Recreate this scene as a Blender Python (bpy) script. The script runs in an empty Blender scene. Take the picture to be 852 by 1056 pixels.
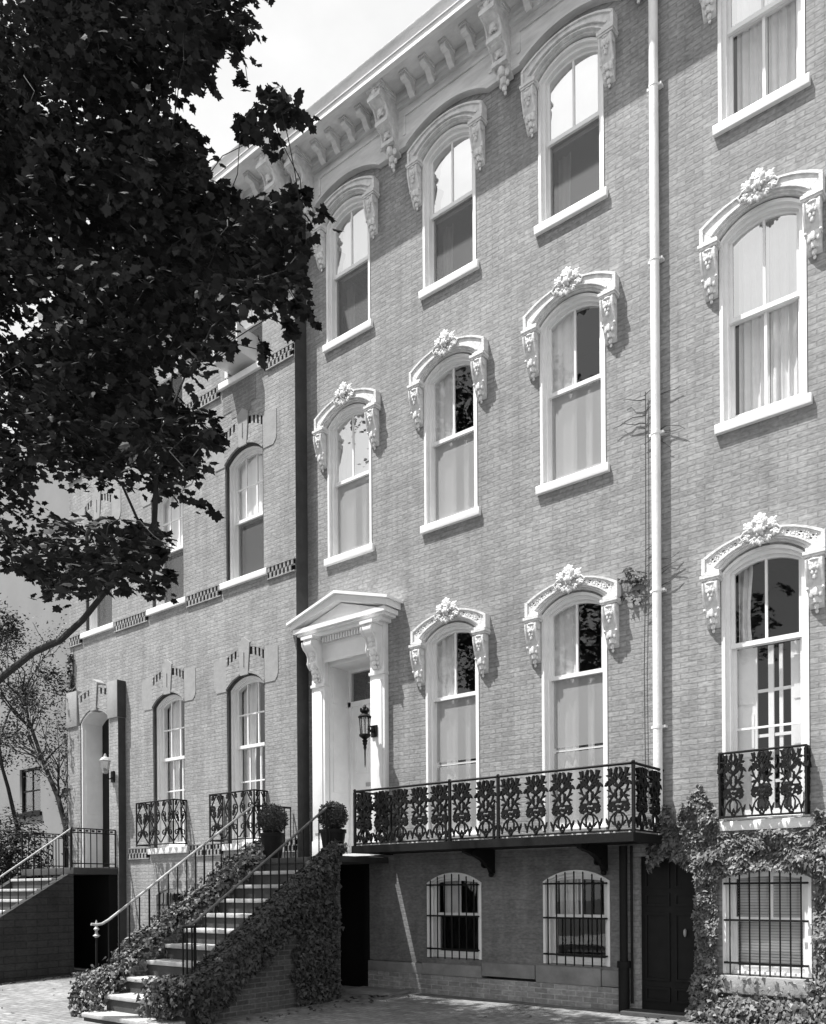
import bpy, bmesh, math, random
from mathutils import Vector, Matrix
from mathutils import noise as mnoise
R = math.radians
random.seed(11)
C = bpy.context.scene.collection
scene = bpy.context.scene

# ------------------------------------------------------------------ camera
cam = bpy.data.cameras.new("camera")
cam.sensor_fit = 'HORIZONTAL'
cam.sensor_width = 36.0
cam.lens = 880.0 / 852.0 * 36.0
cam.shift_y = (917.83 - 528.0) / 852.0
cam.clip_end = 400
cam.clip_start = 0.05
cob = bpy.data.objects.new("camera", cam)
C.objects.link(cob)
YAW, ROLL = R(38.584), 0.0065
cob.matrix_world = (Matrix.Translation((0, -10, 1.52)) @ Matrix.Rotation(YAW, 4, 'Z')
                    @ Matrix.Rotation(R(90), 4, 'X') @ Matrix.Rotation(-ROLL, 4, 'Z'))
scene.camera = cob

# ------------------------------------------------------------------ sky and sun
SUN = Vector((-0.28, -0.31, 1.0)).normalized()
w = bpy.data.worlds.new("World")
scene.world = w
w.use_nodes = True
nt = w.node_tree
nt.nodes.clear()
n_out = nt.nodes.new('ShaderNodeOutputWorld')
n_bg = nt.nodes.new('ShaderNodeBackground')
n_sky = nt.nodes.new('ShaderNodeTexSky')
n_sky.sky_type = 'NISHITA'
n_sky.sun_disc = False
n_sky.sun_elevation = math.asin(SUN.z)
n_sky.sun_rotation = math.atan2(SUN.x, SUN.y)
n_sky.air_density = 1.0
n_sky.dust_density = 3.0
n_bw = nt.nodes.new('ShaderNodeRGBToBW')
n_tc = nt.nodes.new('ShaderNodeTexCoord')
n_map = nt.nodes.new('ShaderNodeMapping')
n_map.inputs['Scale'].default_value = (1.6, 1.6, 3.2)
n_noise = nt.nodes.new('ShaderNodeTexNoise')
n_noise.inputs['Scale'].default_value = 1.5
n_noise.inputs['Detail'].default_value = 7
n_noise.inputs['Roughness'].default_value = 0.55
n_ramp = nt.nodes.new('ShaderNodeValToRGB')
n_ramp.color_ramp.elements[0].position = 0.40
n_ramp.color_ramp.elements[0].color = (0, 0, 0, 1)
n_ramp.color_ramp.elements[1].position = 0.66
n_ramp.color_ramp.elements[1].color = (1, 1, 1, 1)
n_mix = nt.nodes.new('ShaderNodeMix')
n_mix.data_type = 'FLOAT'
SKY_LIFT, CLOUD = 2.2, 6.0
n_add = nt.nodes.new('ShaderNodeMath'); n_add.operation = 'ADD'; n_add.inputs[1].default_value = SKY_LIFT
nt.links.new(n_sky.outputs[0], n_bw.inputs[0])
nt.links.new(n_bw.outputs[0], n_add.inputs[0])
nt.links.new(n_tc.outputs['Generated'], n_map.inputs[0])
nt.links.new(n_map.outputs[0], n_noise.inputs['Vector'])
nt.links.new(n_noise.outputs[0], n_ramp.inputs[0])
nt.links.new(n_ramp.outputs[0], n_mix.inputs[0])
nt.links.new(n_add.outputs[0], n_mix.inputs[2])
n_mix.inputs[3].default_value = CLOUD
nt.links.new(n_mix.outputs[0], n_bg.inputs['Color'])
n_bg.inputs['Strength'].default_value = 0.08
nt.links.new(n_bg.outputs[0], n_out.inputs[0])

sl = bpy.data.lights.new("sun", 'SUN')
sl.energy = 4.2
sl.angle = R(0.5)
sl.color = (1, 0.995, 0.985)
so = bpy.data.objects.new("sun", sl)
C.objects.link(so)
so.rotation_euler = SUN.to_track_quat('Z', 'Y').to_euler()
so.location = (-10, -20, 30)

scene.view_settings.view_transform = 'Standard'
scene.view_settings.look = 'None'
scene.view_settings.gamma = 1
scene.view_settings.use_curve_mapping = False
scene.view_settings.exposure = 1.18
scene.cycles.max_bounces = 6
scene.cycles.transparent_max_bounces = 16
scene.cycles.use_denoising = True

# ------------------------------------------------------------------ materials (all greys: a black-and-white photograph)
def newmat(name):
    m = bpy.data.materials.new(name)
    m.use_nodes = True
    b = m.node_tree.nodes['Principled BSDF']
    return m, m.node_tree, b

def grey(v):
    return (v, v, v, 1)

def plain(name, v, rough=0.6, var=0.12, scale=6.0, bump=0.0, bscale=40.0, spec=0.5, stretch=(1, 1, 1), fine=0.0):
    m, t, b = newmat(name)
    tc = t.nodes.new('ShaderNodeTexCoord')
    mp = t.nodes.new('ShaderNodeMapping'); mp.inputs['Scale'].default_value = stretch
    t.links.new(tc.outputs['Object'], mp.inputs[0])
    n = t.nodes.new('ShaderNodeTexNoise'); n.inputs['Scale'].default_value = scale
    n.inputs['Detail'].default_value = 6; n.inputs['Roughness'].default_value = 0.65
    t.links.new(mp.outputs[0], n.inputs['Vector'])
    r = t.nodes.new('ShaderNodeValToRGB')
    r.color_ramp.elements[0].position = 0.3; r.color_ramp.elements[1].position = 0.72
    r.color_ramp.elements[0].color = grey(v * (1 - var)); r.color_ramp.elements[1].color = grey(min(0.9, v * (1 + var)))
    t.links.new(n.outputs[0], r.inputs[0])
    t.links.new(r.outputs[0], b.inputs['Base Color'])
    b.inputs['Roughness'].default_value = rough
    b.inputs['Specular IOR Level'].default_value = spec
    if bump:
        n2 = t.nodes.new('ShaderNodeTexNoise'); n2.inputs['Scale'].default_value = bscale
        n2.inputs['Detail'].default_value = 5
        t.links.new(tc.outputs['Object'], n2.inputs['Vector'])
        bp = t.nodes.new('ShaderNodeBump'); bp.inputs['Strength'].default_value = bump
        bp.inputs['Distance'].default_value = 0.01
        t.links.new(n2.outputs[0], bp.inputs['Height']); t.links.new(bp.outputs[0], b.inputs['Normal'])
    return m

def brick(name, c1, c2, mortar, bw=0.205, rh=0.066, ms=0.009, ground=False, stain=0.22, bumpd=0.006, msmooth=0.25, light=0.0):
    m, t, b = newmat(name)
    N = t.nodes.new
    tc = N('ShaderNodeTexCoord'); sep = N('ShaderNodeSeparateXYZ')
    t.links.new(tc.outputs['Object'], sep.inputs[0])
    comb = N('ShaderNodeCombineXYZ')
    if ground:
        t.links.new(sep.outputs[0], comb.inputs[0]); t.links.new(sep.outputs[1], comb.inputs[1])
    else:
        ge = N('ShaderNodeNewGeometry'); sn = N('ShaderNodeSeparateXYZ')
        t.links.new(ge.outputs['True Normal'], sn.inputs[0])
        ab = N('ShaderNodeMath'); ab.operation = 'ABSOLUTE'; t.links.new(sn.outputs[0], ab.inputs[0])
        gt = N('ShaderNodeMath'); gt.operation = 'GREATER_THAN'; gt.inputs[1].default_value = 0.6
        t.links.new(ab.outputs[0], gt.inputs[0])
        mx = N('ShaderNodeMix'); mx.data_type = 'FLOAT'
        t.links.new(gt.outputs[0], mx.inputs[0]); t.links.new(sep.outputs[0], mx.inputs[2]); t.links.new(sep.outputs[1], mx.inputs[3])
        t.links.new(mx.outputs[0], comb.inputs[0]); t.links.new(sep.outputs[2], comb.inputs[1])
    # slightly wavy courses
    nw = N('ShaderNodeTexNoise'); nw.inputs['Scale'].default_value = 1.3; nw.inputs['Detail'].default_value = 3
    t.links.new(tc.outputs['Object'], nw.inputs['Vector'])
    va = N('ShaderNodeVectorMath'); va.operation = 'MULTIPLY_ADD'
    t.links.new(nw.outputs['Color'], va.inputs[0]); va.inputs[1].default_value = (0.02, 0.02, 0.0)
    t.links.new(comb.outputs[0], va.inputs[2])
    br = N('ShaderNodeTexBrick')
    br.offset = 0.5
    br.inputs['Scale'].default_value = 1.0
    br.inputs['Brick Width'].default_value = bw
    br.inputs['Row Height'].default_value = rh
    br.inputs['Mortar Size'].default_value = ms
    br.inputs['Mortar Smooth'].default_value = msmooth
    br.inputs['Color1'].default_value = grey(c1); br.inputs['Color2'].default_value = grey(c2)
    br.inputs['Mortar'].default_value = grey(mortar); br.inputs['Bias'].default_value = -0.1
    t.links.new(va.outputs[0], br.inputs['Vector'])
    # weathering at several sizes
    n1 = N('ShaderNodeTexNoise'); n1.inputs['Scale'].default_value = 0.9; n1.inputs['Detail'].default_value = 8; n1.inputs['Roughness'].default_value = 0.7
    t.links.new(tc.outputs['Object'], n1.inputs['Vector'])
    n2 = N('ShaderNodeTexNoise'); n2.inputs['Scale'].default_value = 17; n2.inputs['Detail'].default_value = 4
    mp2 = N('ShaderNodeMapping'); mp2.inputs['Scale'].default_value = (1, 1, 2.2)
    t.links.new(tc.outputs['Object'], mp2.inputs[0]); t.links.new(mp2.outputs[0], n2.inputs['Vector'])
    a1 = N('ShaderNodeMapRange'); a1.inputs[1].default_value = 0.3; a1.inputs[2].default_value = 0.7
    a1.inputs[3].default_value = 1 - stain; a1.inputs[4].default_value = 1 + stain
    t.links.new(n1.outputs[0], a1.inputs[0])
    a2 = N('ShaderNodeMapRange'); a2.inputs[1].default_value = 0.3; a2.inputs[2].default_value = 0.7
    a2.inputs[3].default_value = 0.78; a2.inputs[4].default_value = 1.22
    t.links.new(n2.outputs[0], a2.inputs[0])
    n3 = N('ShaderNodeTexNoise'); n3.inputs['Scale'].default_value = 5; n3.inputs['Detail'].default_value = 5
    mp3 = N('ShaderNodeMapping'); mp3.inputs['Scale'].default_value = (1, 1, .14)
    t.links.new(tc.outputs['Object'], mp3.inputs[0]); t.links.new(mp3.outputs[0], n3.inputs['Vector'])
    a3 = N('ShaderNodeMapRange'); a3.inputs[1].default_value = 0.35; a3.inputs[2].default_value = 0.7
    a3.inputs[3].default_value = 1.09; a3.inputs[4].default_value = 0.84
    t.links.new(n3.outputs[0], a3.inputs[0])
    m3 = N('ShaderNodeMath'); m3.operation = 'MULTIPLY'
    t.links.new(a1.outputs[0], m3.inputs[0]); t.links.new(a3.outputs[0], m3.inputs[1])
    a1 = m3
    mm = N('ShaderNodeMath'); mm.operation = 'MULTIPLY'
    t.links.new(a1.outputs[0], mm.inputs[0]); t.links.new(a2.outputs[0], mm.inputs[1])
    vm = N('ShaderNodeVectorMath'); vm.operation = 'SCALE'
    t.links.new(br.outputs['Color'], vm.inputs[0]); t.links.new(mm.outputs[0], vm.inputs['Scale'])
    t.links.new(vm.outputs[0], b.inputs['Base Color'])
    b.inputs['Roughness'].default_value = 0.85
    b.inputs['Specular IOR Level'].default_value = 0.25
    bp = N('ShaderNodeBump'); bp.inputs['Strength'].default_value = 0.8; bp.inputs['Distance'].default_value = bumpd
    ms_ = N('ShaderNodeMath'); ms_.operation = 'MULTIPLY_ADD'; ms_.inputs[1].default_value = -1.0
    t.links.new(br.outputs['Fac'], ms_.inputs[0]); 
    sc = N('ShaderNodeMath'); sc.operation = 'MULTIPLY'; sc.inputs[1].default_value = 0.6
    t.links.new(n2.outputs[0], sc.inputs[0]); t.links.new(sc.outputs[0], ms_.inputs[2])
    t.links.new(ms_.outputs[0], bp.inputs['Height']); t.links.new(bp.outputs[0], b.inputs['Normal'])
    return m

def leafmat(name, v, var=0.4, rough=0.4, trans=0.25, spec=0.5):
    m, t, b = newmat(name)
    N = t.nodes.new
    ge = N('ShaderNodeNewGeometry')
    mr = N('ShaderNodeMapRange'); mr.inputs[3].default_value = v * (1 - var); mr.inputs[4].default_value = v * (1 + var)
    t.links.new(ge.outputs['Random Per Island'], mr.inputs[0])
    t.links.new(mr.outputs[0], b.inputs['Base Color'])
    b.inputs['Roughness'].default_value = rough
    b.inputs['Specular IOR Level'].default_value = spec
    tr = N('ShaderNodeBsdfTranslucent'); t.links.new(mr.outputs[0], tr.inputs['Color'])
    mx = N('ShaderNodeMixShader'); mx.inputs[0].default_value = trans
    out = t.nodes['Material Output']
    t.links.new(b.outputs[0], mx.inputs[1]); t.links.new(tr.outputs[0], mx.inputs[2]); t.links.new(mx.outputs[0], out.inputs[0])
    return m

def glassmat(name, refl=0.06, tint=0.8):
    m, t, b = newmat(name)
    N = t.nodes.new
    t.nodes.remove(b)
    tr = N('ShaderNodeBsdfTransparent'); tr.inputs[0].default_value = grey(tint)
    gl = N('ShaderNodeBsdfGlossy'); gl.inputs['Roughness'].default_value = 0.015; gl.inputs[0].default_value = grey(0.95)
    lw = N('ShaderNodeLayerWeight'); lw.inputs['Blend'].default_value = 0.5
    pw = N('ShaderNodeMath'); pw.operation = 'POWER'; pw.inputs[1].default_value = 4.0
    t.links.new(lw.outputs['Facing'], pw.inputs[0])
    ad = N('ShaderNodeMath'); ad.operation = 'MULTIPLY_ADD'; ad.inputs[1].default_value = 0.9; ad.inputs[2].default_value = 0.05 + refl; ad.use_clamp = True
    t.links.new(pw.outputs[0], ad.inputs[0])
    # old glass is never flat
    tc = N('ShaderNodeTexCoord'); nn = N('ShaderNodeTexNoise'); nn.inputs['Scale'].default_value = 2.6; nn.inputs['Detail'].default_value = 1
    t.links.new(tc.outputs['Object'], nn.inputs['Vector'])
    bp = N('ShaderNodeBump'); bp.inputs['Strength'].default_value = 0.09; bp.inputs['Distance'].default_value = 0.02
    t.links.new(nn.outputs[0], bp.inputs['Height']); t.links.new(bp.outputs[0], gl.inputs['Normal'])
    mx = N('ShaderNodeMixShader'); t.links.new(ad.outputs[0], mx.inputs[0])
    t.links.new(tr.outputs[0], mx.inputs[1]); t.links.new(gl.outputs[0], mx.inputs[2])
    t.links.new(mx.outputs[0], t.nodes['Material Output'].inputs[0])
    return m

def screenmat(name, v=0.5, cover=0.45):
    m, t, b = newmat(name)
    N = t.nodes.new
    b.inputs['Base Color'].default_value = grey(v); b.inputs['Roughness'].default_value = 0.7
    tr = N('ShaderNodeBsdfTransparent')
    mx = N('ShaderNodeMixShader'); mx.inputs[0].default_value = cover
    t.links.new(tr.outputs[0], mx.inputs[1]); t.links.new(b.outputs[0], mx.inputs[2])
    t.links.new(mx.outputs[0], t.nodes['Material Output'].inputs[0])
    return m

M = {}
M['brick'] = brick('facade_brick', 0.30, 0.228, 0.236, stain=0.18, ms=0.008, bumpd=0.009)
M['brick_left'] = brick('pale_brick', 0.305, 0.24, 0.248, stain=0.17, ms=0.008, bumpd=0.009)
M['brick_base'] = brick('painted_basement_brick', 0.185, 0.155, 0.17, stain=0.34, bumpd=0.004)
M['brick_plinth'] = brick('plinth_brick', 0.26, 0.17, 0.32, stain=0.3, rh=0.07)
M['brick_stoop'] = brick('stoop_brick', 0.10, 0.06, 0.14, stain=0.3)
M['paver'] = brick('sidewalk_brick', 0.22, 0.15, 0.13, bw=0.21, rh=0.105, ms=0.008, ground=True, stain=0.3, bumpd=0.006)
M['asphalt'] = plain('asphalt', 0.055, 0.9, 0.3, 3, 0.6, 60)
M['kerb'] = plain('granite_kerb', 0.3, 0.8, 0.2, 8, 0.3)
M['white'] = plain('white_paint', 0.78, 0.5, 0.06, 5, 0.15, 30)
M['trim'] = plain('weathered_white_paint', 0.64, 0.65, 0.22, 11, 0.5, 38)
M['cornice'] = plain('cornice_paint', 0.69, 0.65, 0.24, 4, 0.35, 24, stretch=(.35, 1, 1.6))
M['stone'] = plain('pale_stone', 0.28, 0.8, 0.12, 7, 0.4, 50)
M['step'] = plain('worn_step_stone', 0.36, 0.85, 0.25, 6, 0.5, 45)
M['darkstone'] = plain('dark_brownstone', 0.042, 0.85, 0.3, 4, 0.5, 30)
M['table'] = plain('water_table_stone', 0.20, 0.85, 0.3, 3, 0.5, 30)
M['iron'] = plain('black_iron', 0.009, 0.6, 0.3, 20, 0.2, 60, spec=0.18)
M['rail'] = plain('worn_metal_handrail', 0.33, 0.4, 0.2, 12)
M['dark_rail'] = plain('dark_metal_handrail', 0.10, 0.4, 0.2, 12)
M['dark_door'] = plain('dark_green_paint', 0.010, 0.6, 0.25, 8, spec=0.2)
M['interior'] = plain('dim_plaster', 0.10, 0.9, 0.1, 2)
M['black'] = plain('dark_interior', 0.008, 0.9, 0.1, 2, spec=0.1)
M['curtain'] = plain('white_curtain', 0.72, 0.9, 0.08, 6)
M['greycurtain'] = plain('grey_curtain', 0.42, 0.9, 0.12, 6)
M['shade'] = plain('blind_and_reflection', 0.86, 0.8, 0.03, 2)
M['glass'] = glassmat('window_glass', 0.03, 0.95)
M['glass_clear'] = glassmat('clear_glass', 0.0, 0.97)
M['block'] = brick('dark_block_masonry', 0.036, 0.028, 0.022, bw=.41, rh=.13, ms=.010, stain=.4, bumpd=.012)
M['shade_and_mould'] = plain('painted_shade_and_dark_mould', 0.045, 0.9, 0.25, 5, 0.3, 30)  # near-black for painted shade on side faces, and for dark-painted brick moulds
M['glass_bright'] = glassmat('storm_glass', 0.50, 0.9)
M['screen'] = screenmat('insect_screen', 0.36, 0.62)
M['screen_dark'] = screenmat('dark_insect_screen', 0.12, 0.55)
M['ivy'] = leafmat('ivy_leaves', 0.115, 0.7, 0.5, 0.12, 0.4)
M['ivy_dark'] = leafmat('shaded_ivy_leaves', 0.048, 0.55, 0.5, 0.08, 0.35)  # darker copy of the ivy leaves, the right wall's shade put into its colour
M['maple'] = leafmat('maple_leaves', 0.026, 0.6, 0.7, 0.10, 0.10)
M['box'] = leafmat('boxwood_leaves', 0.045, 0.6, 0.5, 0.1, 0.3)
M['bush'] = leafmat('garden_leaves', 0.09, 0.6, 0.5, 0.25, 0.3)
M['bark'] = plain('bark', 0.020, 0.9, 0.4, 14, 0.8, 30)
M['twig'] = plain('dry_twig', 0.06, 0.9, 0.3, 14)
M['stucco'] = plain('far_pale_stucco', 0.22, 0.9, 0.10, 0.8, 0.2, 10)
M['pipe'] = plain('white_downspout_paint', 0.74, 0.55, 0.16, 7, 0.25, 20, stretch=(1, 1, .3))
M['soil'] = plain('soil', 0.05, 0.95, 0.4, 9, 0.8, 30)
M['lampglass'] = glassmat('lamp_glass', 0.15, 0.8)
M['roofing'] = plain('tin_roof', 0.15, 0.7, 0.2, 2)
M['metal'] = plain('grey_enamel', 0.55, 0.4, 0.1, 6)
M['brass'] = plain('dull_brass', 0.35, 0.35, 0.2, 12)

# ------------------------------------------------------------------ mesh helpers
class MB:
    def __init__(s):
        s.v = []; s.f = []
    def add(s, vs, fs):
        o = len(s.v)
        s.v += [tuple(p) for p in vs]
        s.f += [tuple(i + o for i in f) for f in fs]
        return s
    def box(s, x0, x1, y0, y1, z0, z1):
        return s.add([(x0, y0, z0), (x1, y0, z0), (x1, y1, z0), (x0, y1, z0), (x0, y0, z1), (x1, y0, z1), (x1, y1, z1), (x0, y1, z1)],
                     [(0, 3, 2, 1), (4, 5, 6, 7), (0, 1, 5, 4), (1, 2, 6, 5), (2, 3, 7, 6), (3, 0, 4, 7)])
    def prism(s, poly, y0, y1):          # polygon in XZ extruded along Y
        n = len(poly)
        s.add([(x, y0, z) for x, z in poly] + [(x, y1, z) for x, z in poly],
              [tuple(range(n)), tuple(range(2 * n - 1, n - 1, -1))] + [(i, i + n, (i + 1) % n + n, (i + 1) % n) for i in range(n)])
        return s
    def prismx(s, poly, x0, x1):         # polygon in YZ extruded along X
        n = len(poly)
        s.add([(x0, y, z) for y, z in poly] + [(x1, y, z) for y, z in poly],
              [tuple(range(n)), tuple(range(2 * n - 1, n - 1, -1))] + [(i, i + n, (i + 1) % n + n, (i + 1) % n) for i in range(n)])
        return s
    def band(s, inner, outer, y0, y1):   # two matching XZ outlines joined into a solid strip
        n = len(inner)
        vs = [(x, y0, z) for x, z in inner] + [(x, y0, z) for x, z in outer] + [(x, y1, z) for x, z in inner] + [(x, y1, z) for x, z in outer]
        fs = []
        for i in range(n - 1):
            a, b, c, d = i, i + 1, n + i + 1, n + i
            fs += [(a, b, c, d), (2 * n + d, 2 * n + c, 2 * n + b, 2 * n + a), (a, 2 * n + a, 2 * n + b, b), (d, c, 2 * n + c, 2 * n + d)]
        fs += [(0, n, 3 * n, 2 * n), (n - 1, 3 * n - 1, 4 * n - 1, 2 * n - 1)]
        return s.add(vs, fs)
    def tube(s, pts, r, n=6, r1=None):
        pts = [Vector(p) for p in pts]
        m = len(pts)
        vs, fs = [], []
        up = None
        for i, p in enumerate(pts):
            d = (pts[min(i + 1, m - 1)] - pts[max(i - 1, 0)])
            d = d.normalized() if d.length > 1e-9 else Vector((0, 0, 1))
            if up is None:
                up = d.orthogonal().normalized()
            a = (up - d * up.dot(d))
            a = a.normalized() if a.length > 1e-6 else d.orthogonal().normalized()
            up = a
            b = d.cross(a)
            rr = r if r1 is None else r + (r1 - r) * i / max(1, m - 1)
            for k in range(n):
                t = 2 * math.pi * k / n
                vs.append(p + a * math.cos(t) * rr + b * math.sin(t) * rr)
        for i in range(m - 1):
            for k in range(n):
                fs.append((i * n + k, i * n + (k + 1) % n, (i + 1) * n + (k + 1) % n, (i + 1) * n + k))
        fs += [tuple(range(n - 1, -1, -1)), tuple((m - 1) * n + k for k in range(n))]
        return s.add(vs, fs)
    def blob(s, c, r, seg=8, rings=5, rot=None):
        vs = [(0, 0, -1)]
        for i in range(1, rings):
            ph = -math.pi / 2 + math.pi * i / rings
            for k in range(seg):
                t = 2 * math.pi * k / seg
                vs.append((math.cos(t) * math.cos(ph), math.sin(t) * math.cos(ph), math.sin(ph)))
        vs.append((0, 0, 1))
        fs = [(0, 1 + (k + 1) % seg, 1 + k) for k in range(seg)]
        for i in range(rings - 2):
            for k in range(seg):
                a = 1 + i * seg
                fs.append((a + k, a + (k + 1) % seg, a + seg + (k + 1) % seg, a + seg + k))
        a = 1 + (rings - 2) * seg
        fs += [(a + k, a + (k + 1) % seg, len(vs) - 1) for k in range(seg)]
        if isinstance(r, (int, float)):
            r = (r, r, r)
        out = []
        for p in vs:
            q = Vector((p[0] * r[0], p[1] * r[1], p[2] * r[2]))
            if rot is not None:
                q = rot @ q
            out.append(Vector(c) + q)
        return s.add(out, fs)
    def lathe(s, prof, c=(0, 0, 0), seg=16):
        vs, fs = [], []
        n = len(prof)
        for r, z in prof:
            for k in range(seg):
                t = 2 * math.pi * k / seg
                vs.append((c[0] + r * math.cos(t), c[1] + r * math.sin(t), c[2] + z))
        for i in range(n - 1):
            for k in range(seg):
                fs.append((i * seg + k, i * seg + (k + 1) % seg, (i + 1) * seg + (k + 1) % seg, (i + 1) * seg + k))
        fs += [tuple(range(seg - 1, -1, -1)), tuple((n - 1) * seg + k for k in range(seg))]
        return s.add(vs, fs)
    def ribbon(s, pts, wd, y0, y1):      # flat bar following a line in the XZ plane
        P = [Vector((x, z)) for x, z in pts]
        a, b = [], []
        for i, p in enumerate(P):
            d = P[min(i + 1, len(P) - 1)] - P[max(i - 1, 0)]
            d.normalize()
            nn = Vector((-d.y, d.x)) * (wd[i] if isinstance(wd, (list, tuple)) else wd) * 0.5
            a.append(tuple(p - nn)); b.append(tuple(p + nn))
        return s.band(a, b, y0, y1)
    def mesh(s, name, mat, org=(0, 0, 0), smooth=35, bevel=0.0):
        me = bpy.data.meshes.new(name)
        ox, oy, oz = org
        me.from_pydata([(x - ox, y - oy, z - oz) for x, y, z in s.v], [], s.f)
        bm = bmesh.new(); bm.from_mesh(me)
        bmesh.ops.recalc_face_normals(bm, faces=bm.faces)
        if bevel:
            bmesh.ops.bevel(bm, geom=[e for e in bm.edges if e.calc_face_angle(0) > 0.6], offset=bevel, segments=2, affect='EDGES', profile=0.6)
        if smooth:
            lim = R(smooth)
            for f in bm.faces:
                f.smooth = True
            for e in bm.edges:
                e.smooth = e.calc_face_angle(3.2) < lim
        bm.to_mesh(me); bm.free()
        me.materials.append(mat)
        return me
    def build(s, name, mat, parent=None, org=(0, 0, 0), loc=(0, 0, 0), **k):
        return link(name, s.mesh(name, mat, org, **k), parent, loc)

def link(name, me, parent=None, loc=(0, 0, 0)):
    o = bpy.data.objects.new(name, me)
    C.objects.link(o)
    o.parent = parent
    o.location = loc
    return o

def tag(o, label=None, cat=None, group=None, kind=None):
    if label: o['label'] = label
    if cat: o['category'] = cat
    if group: o['group'] = group
    if kind: o['kind'] = kind
    return o

def thing(name, label, cat, loc=(0, 0, 0), group=None):
    o = bpy.data.objects.new(name, None)
    C.objects.link(o)
    o.location = loc
    o.empty_display_size = 0.3
    return tag(o, label, cat, group)

def arc(hw, zs, rise, n=16, xc=0.0):
    Rr = (hw * hw + rise * rise) / (2 * rise)
    zc = zs + rise - Rr
    a0 = math.asin(min(1, hw / Rr))
    return [(xc + Rr * math.sin(-a0 + 2 * a0 * i / n), zc + Rr * math.cos(-a0 + 2 * a0 * i / n)) for i in range(n + 1)]

def opening(xc, hw, z0, zs, rise, n=14):
    if rise <= 0:
        return [(xc - hw, z0), (xc + hw, z0), (xc + hw, zs), (xc - hw, zs)]
    return [(xc - hw, z0), (xc + hw, z0)] + arc(hw, zs, rise, n, xc)[::-1]

def wall(name, outer, holes, y0, y1, mat, parent=None, org=(0, 0, 0)):
    cu = bpy.data.curves.new(name, 'CURVE')
    cu.dimensions = '2D'
    cu.fill_mode = 'BOTH'
    cu.extrude = abs(y1 - y0) / 2
    for lp in [outer] + holes:
        sp = cu.splines.new('POLY')
        sp.points.add(len(lp) - 1)
        for i, (x, z) in enumerate(lp):
            sp.points[i].co = (x, z, 0, 1)
        sp.use_cyclic_u = True
    ob = bpy.data.objects.new(name, cu)
    C.objects.link(ob)
    dg = bpy.context.evaluated_depsgraph_get()
    dg.update()
    me = bpy.data.meshes.new_from_object(ob.evaluated_get(dg))
    bpy.data.objects.remove(ob); bpy.data.curves.remove(cu)
    ym = (y0 + y1) / 2
    for v in me.vertices:
        x, z, d = v.co
        v.co = (x - org[0], ym - d - org[1], z - org[2])
    bm = bmesh.new(); bm.from_mesh(me)
    bmesh.ops.remove_doubles(bm, verts=bm.verts, dist=1e-5)
    bmesh.ops.recalc_face_normals(bm, faces=bm.faces)
    bm.to_mesh(me); bm.free()
    me.materials.clear(); me.materials.append(mat)
    me.name = name
    return link(name, me, parent)

LEAF = {
 'maple': [(0, 0), (.18, -.08), (.42, .02), (.36, .20), (.56, .36), (.50, .50), (.34, .52), (.30, .68), (.14, .72), (0, 1.0), (-.14, .72), (-.30, .68), (-.34, .52), (-.50, .50), (-.56, .36), (-.36, .20), (-.42, .02), (-.18, -.08)],
 'ivy': [(0, 0), (.30, -.08), (.46, .22), (.22, .42), (0, .95), (-.22, .42), (-.46, .22), (-.30, -.08)],
 'small': [(0, 0), (.3, .35), (.18, .8), (0, 1), (-.18, .8), (-.3, .35)],
 'needle': [(0, 0), (.1, .4), (0, 1), (-.1, .4)],
}

def add_leaf(mb, p, nrm, tip, size, kind='ivy', fold=0.18):
    nrm = nrm.normalized()
    t = tip - nrm * tip.dot(nrm)
    if t.length < 1e-4:
        t = nrm.orthogonal()
    t.normalize()
    sd = t.cross(nrm)
    L = LEAF[kind]
    n = len(L)
    h = n // 2
    vs = []
    for x, y in L:
        vs.append(p + (sd * x + t * y - nrm * (abs(x) * fold + 0.22 * y * y * fold * 2)) * size)
    mid = p + t * 0.45 * size
    # two halves meeting on the midrib
    tipi = max(range(n), key=lambda i: L[i][1])
    mb.add(vs + [mid], [tuple(range(0, tipi + 1)) + (n,), tuple(range(tipi, n)) + (0, n)])

def rnd(s=1.0):
    return Vector((random.gauss(0, s), random.gauss(0, s), random.gauss(0, s)))

# ------------------------------------------------------------------ ground
def sheet(name, pts, mat, kind='structure'):
    mb = MB(); mb.add(pts, [tuple(range(len(pts)))])
    return tag(mb.build(name, mat, smooth=0), kind=kind)

sheet('ground', [(-150, -150, -.45), (150, -150, -.45), (150, 150, -.45), (-150, 150, -.45)], M['soil'])
sheet('street', [(-120, -13.5, -.36), (60, -13.5, -.36), (60, -5.9, -.36), (-120, -5.9, -.36)], M['asphalt'])
mb = MB()
nx, ny = 90, 16
for j in range(ny + 1):
    for i in range(nx + 1):
        x = -40 + 50 * i / nx
        y = 0.02 - 5.62 * j / ny
        z = -.028 * max(0, -y) - .006 + .010 * mnoise.noise(Vector((x * .9, y * .9, 3.1)))
        mb.v.append((x, y, z))
for j in range(ny):
    for i in range(nx):
        a = j * (nx + 1) + i
        mb.f.append((a, a + nx + 1, a + nx + 2, a + 1))
tag(mb.build('sidewalk', M['paver'], smooth=60), kind='structure')
mb = MB()
for i in range(28):
    x = -40 + i * 1.8
    mb.box(x, x + 1.79, -5.8, -5.6, -.6, -.165 + .004 * (i % 3))
tag(mb.build('kerb', M['kerb'], bevel=.012), kind='structure')
mb = MB(); mb.box(-120, 60, -19, -13.5, -.6, -.22)
tag(mb.build('far_pavement', M['kerb'], smooth=0), kind='structure')
mb = MB(); mb.box(-60, -17.6, -.9, 2.9, -.6, .02)
tag(mb.build('garden_soil', M['soil'], smooth=0), kind='structure')

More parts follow.
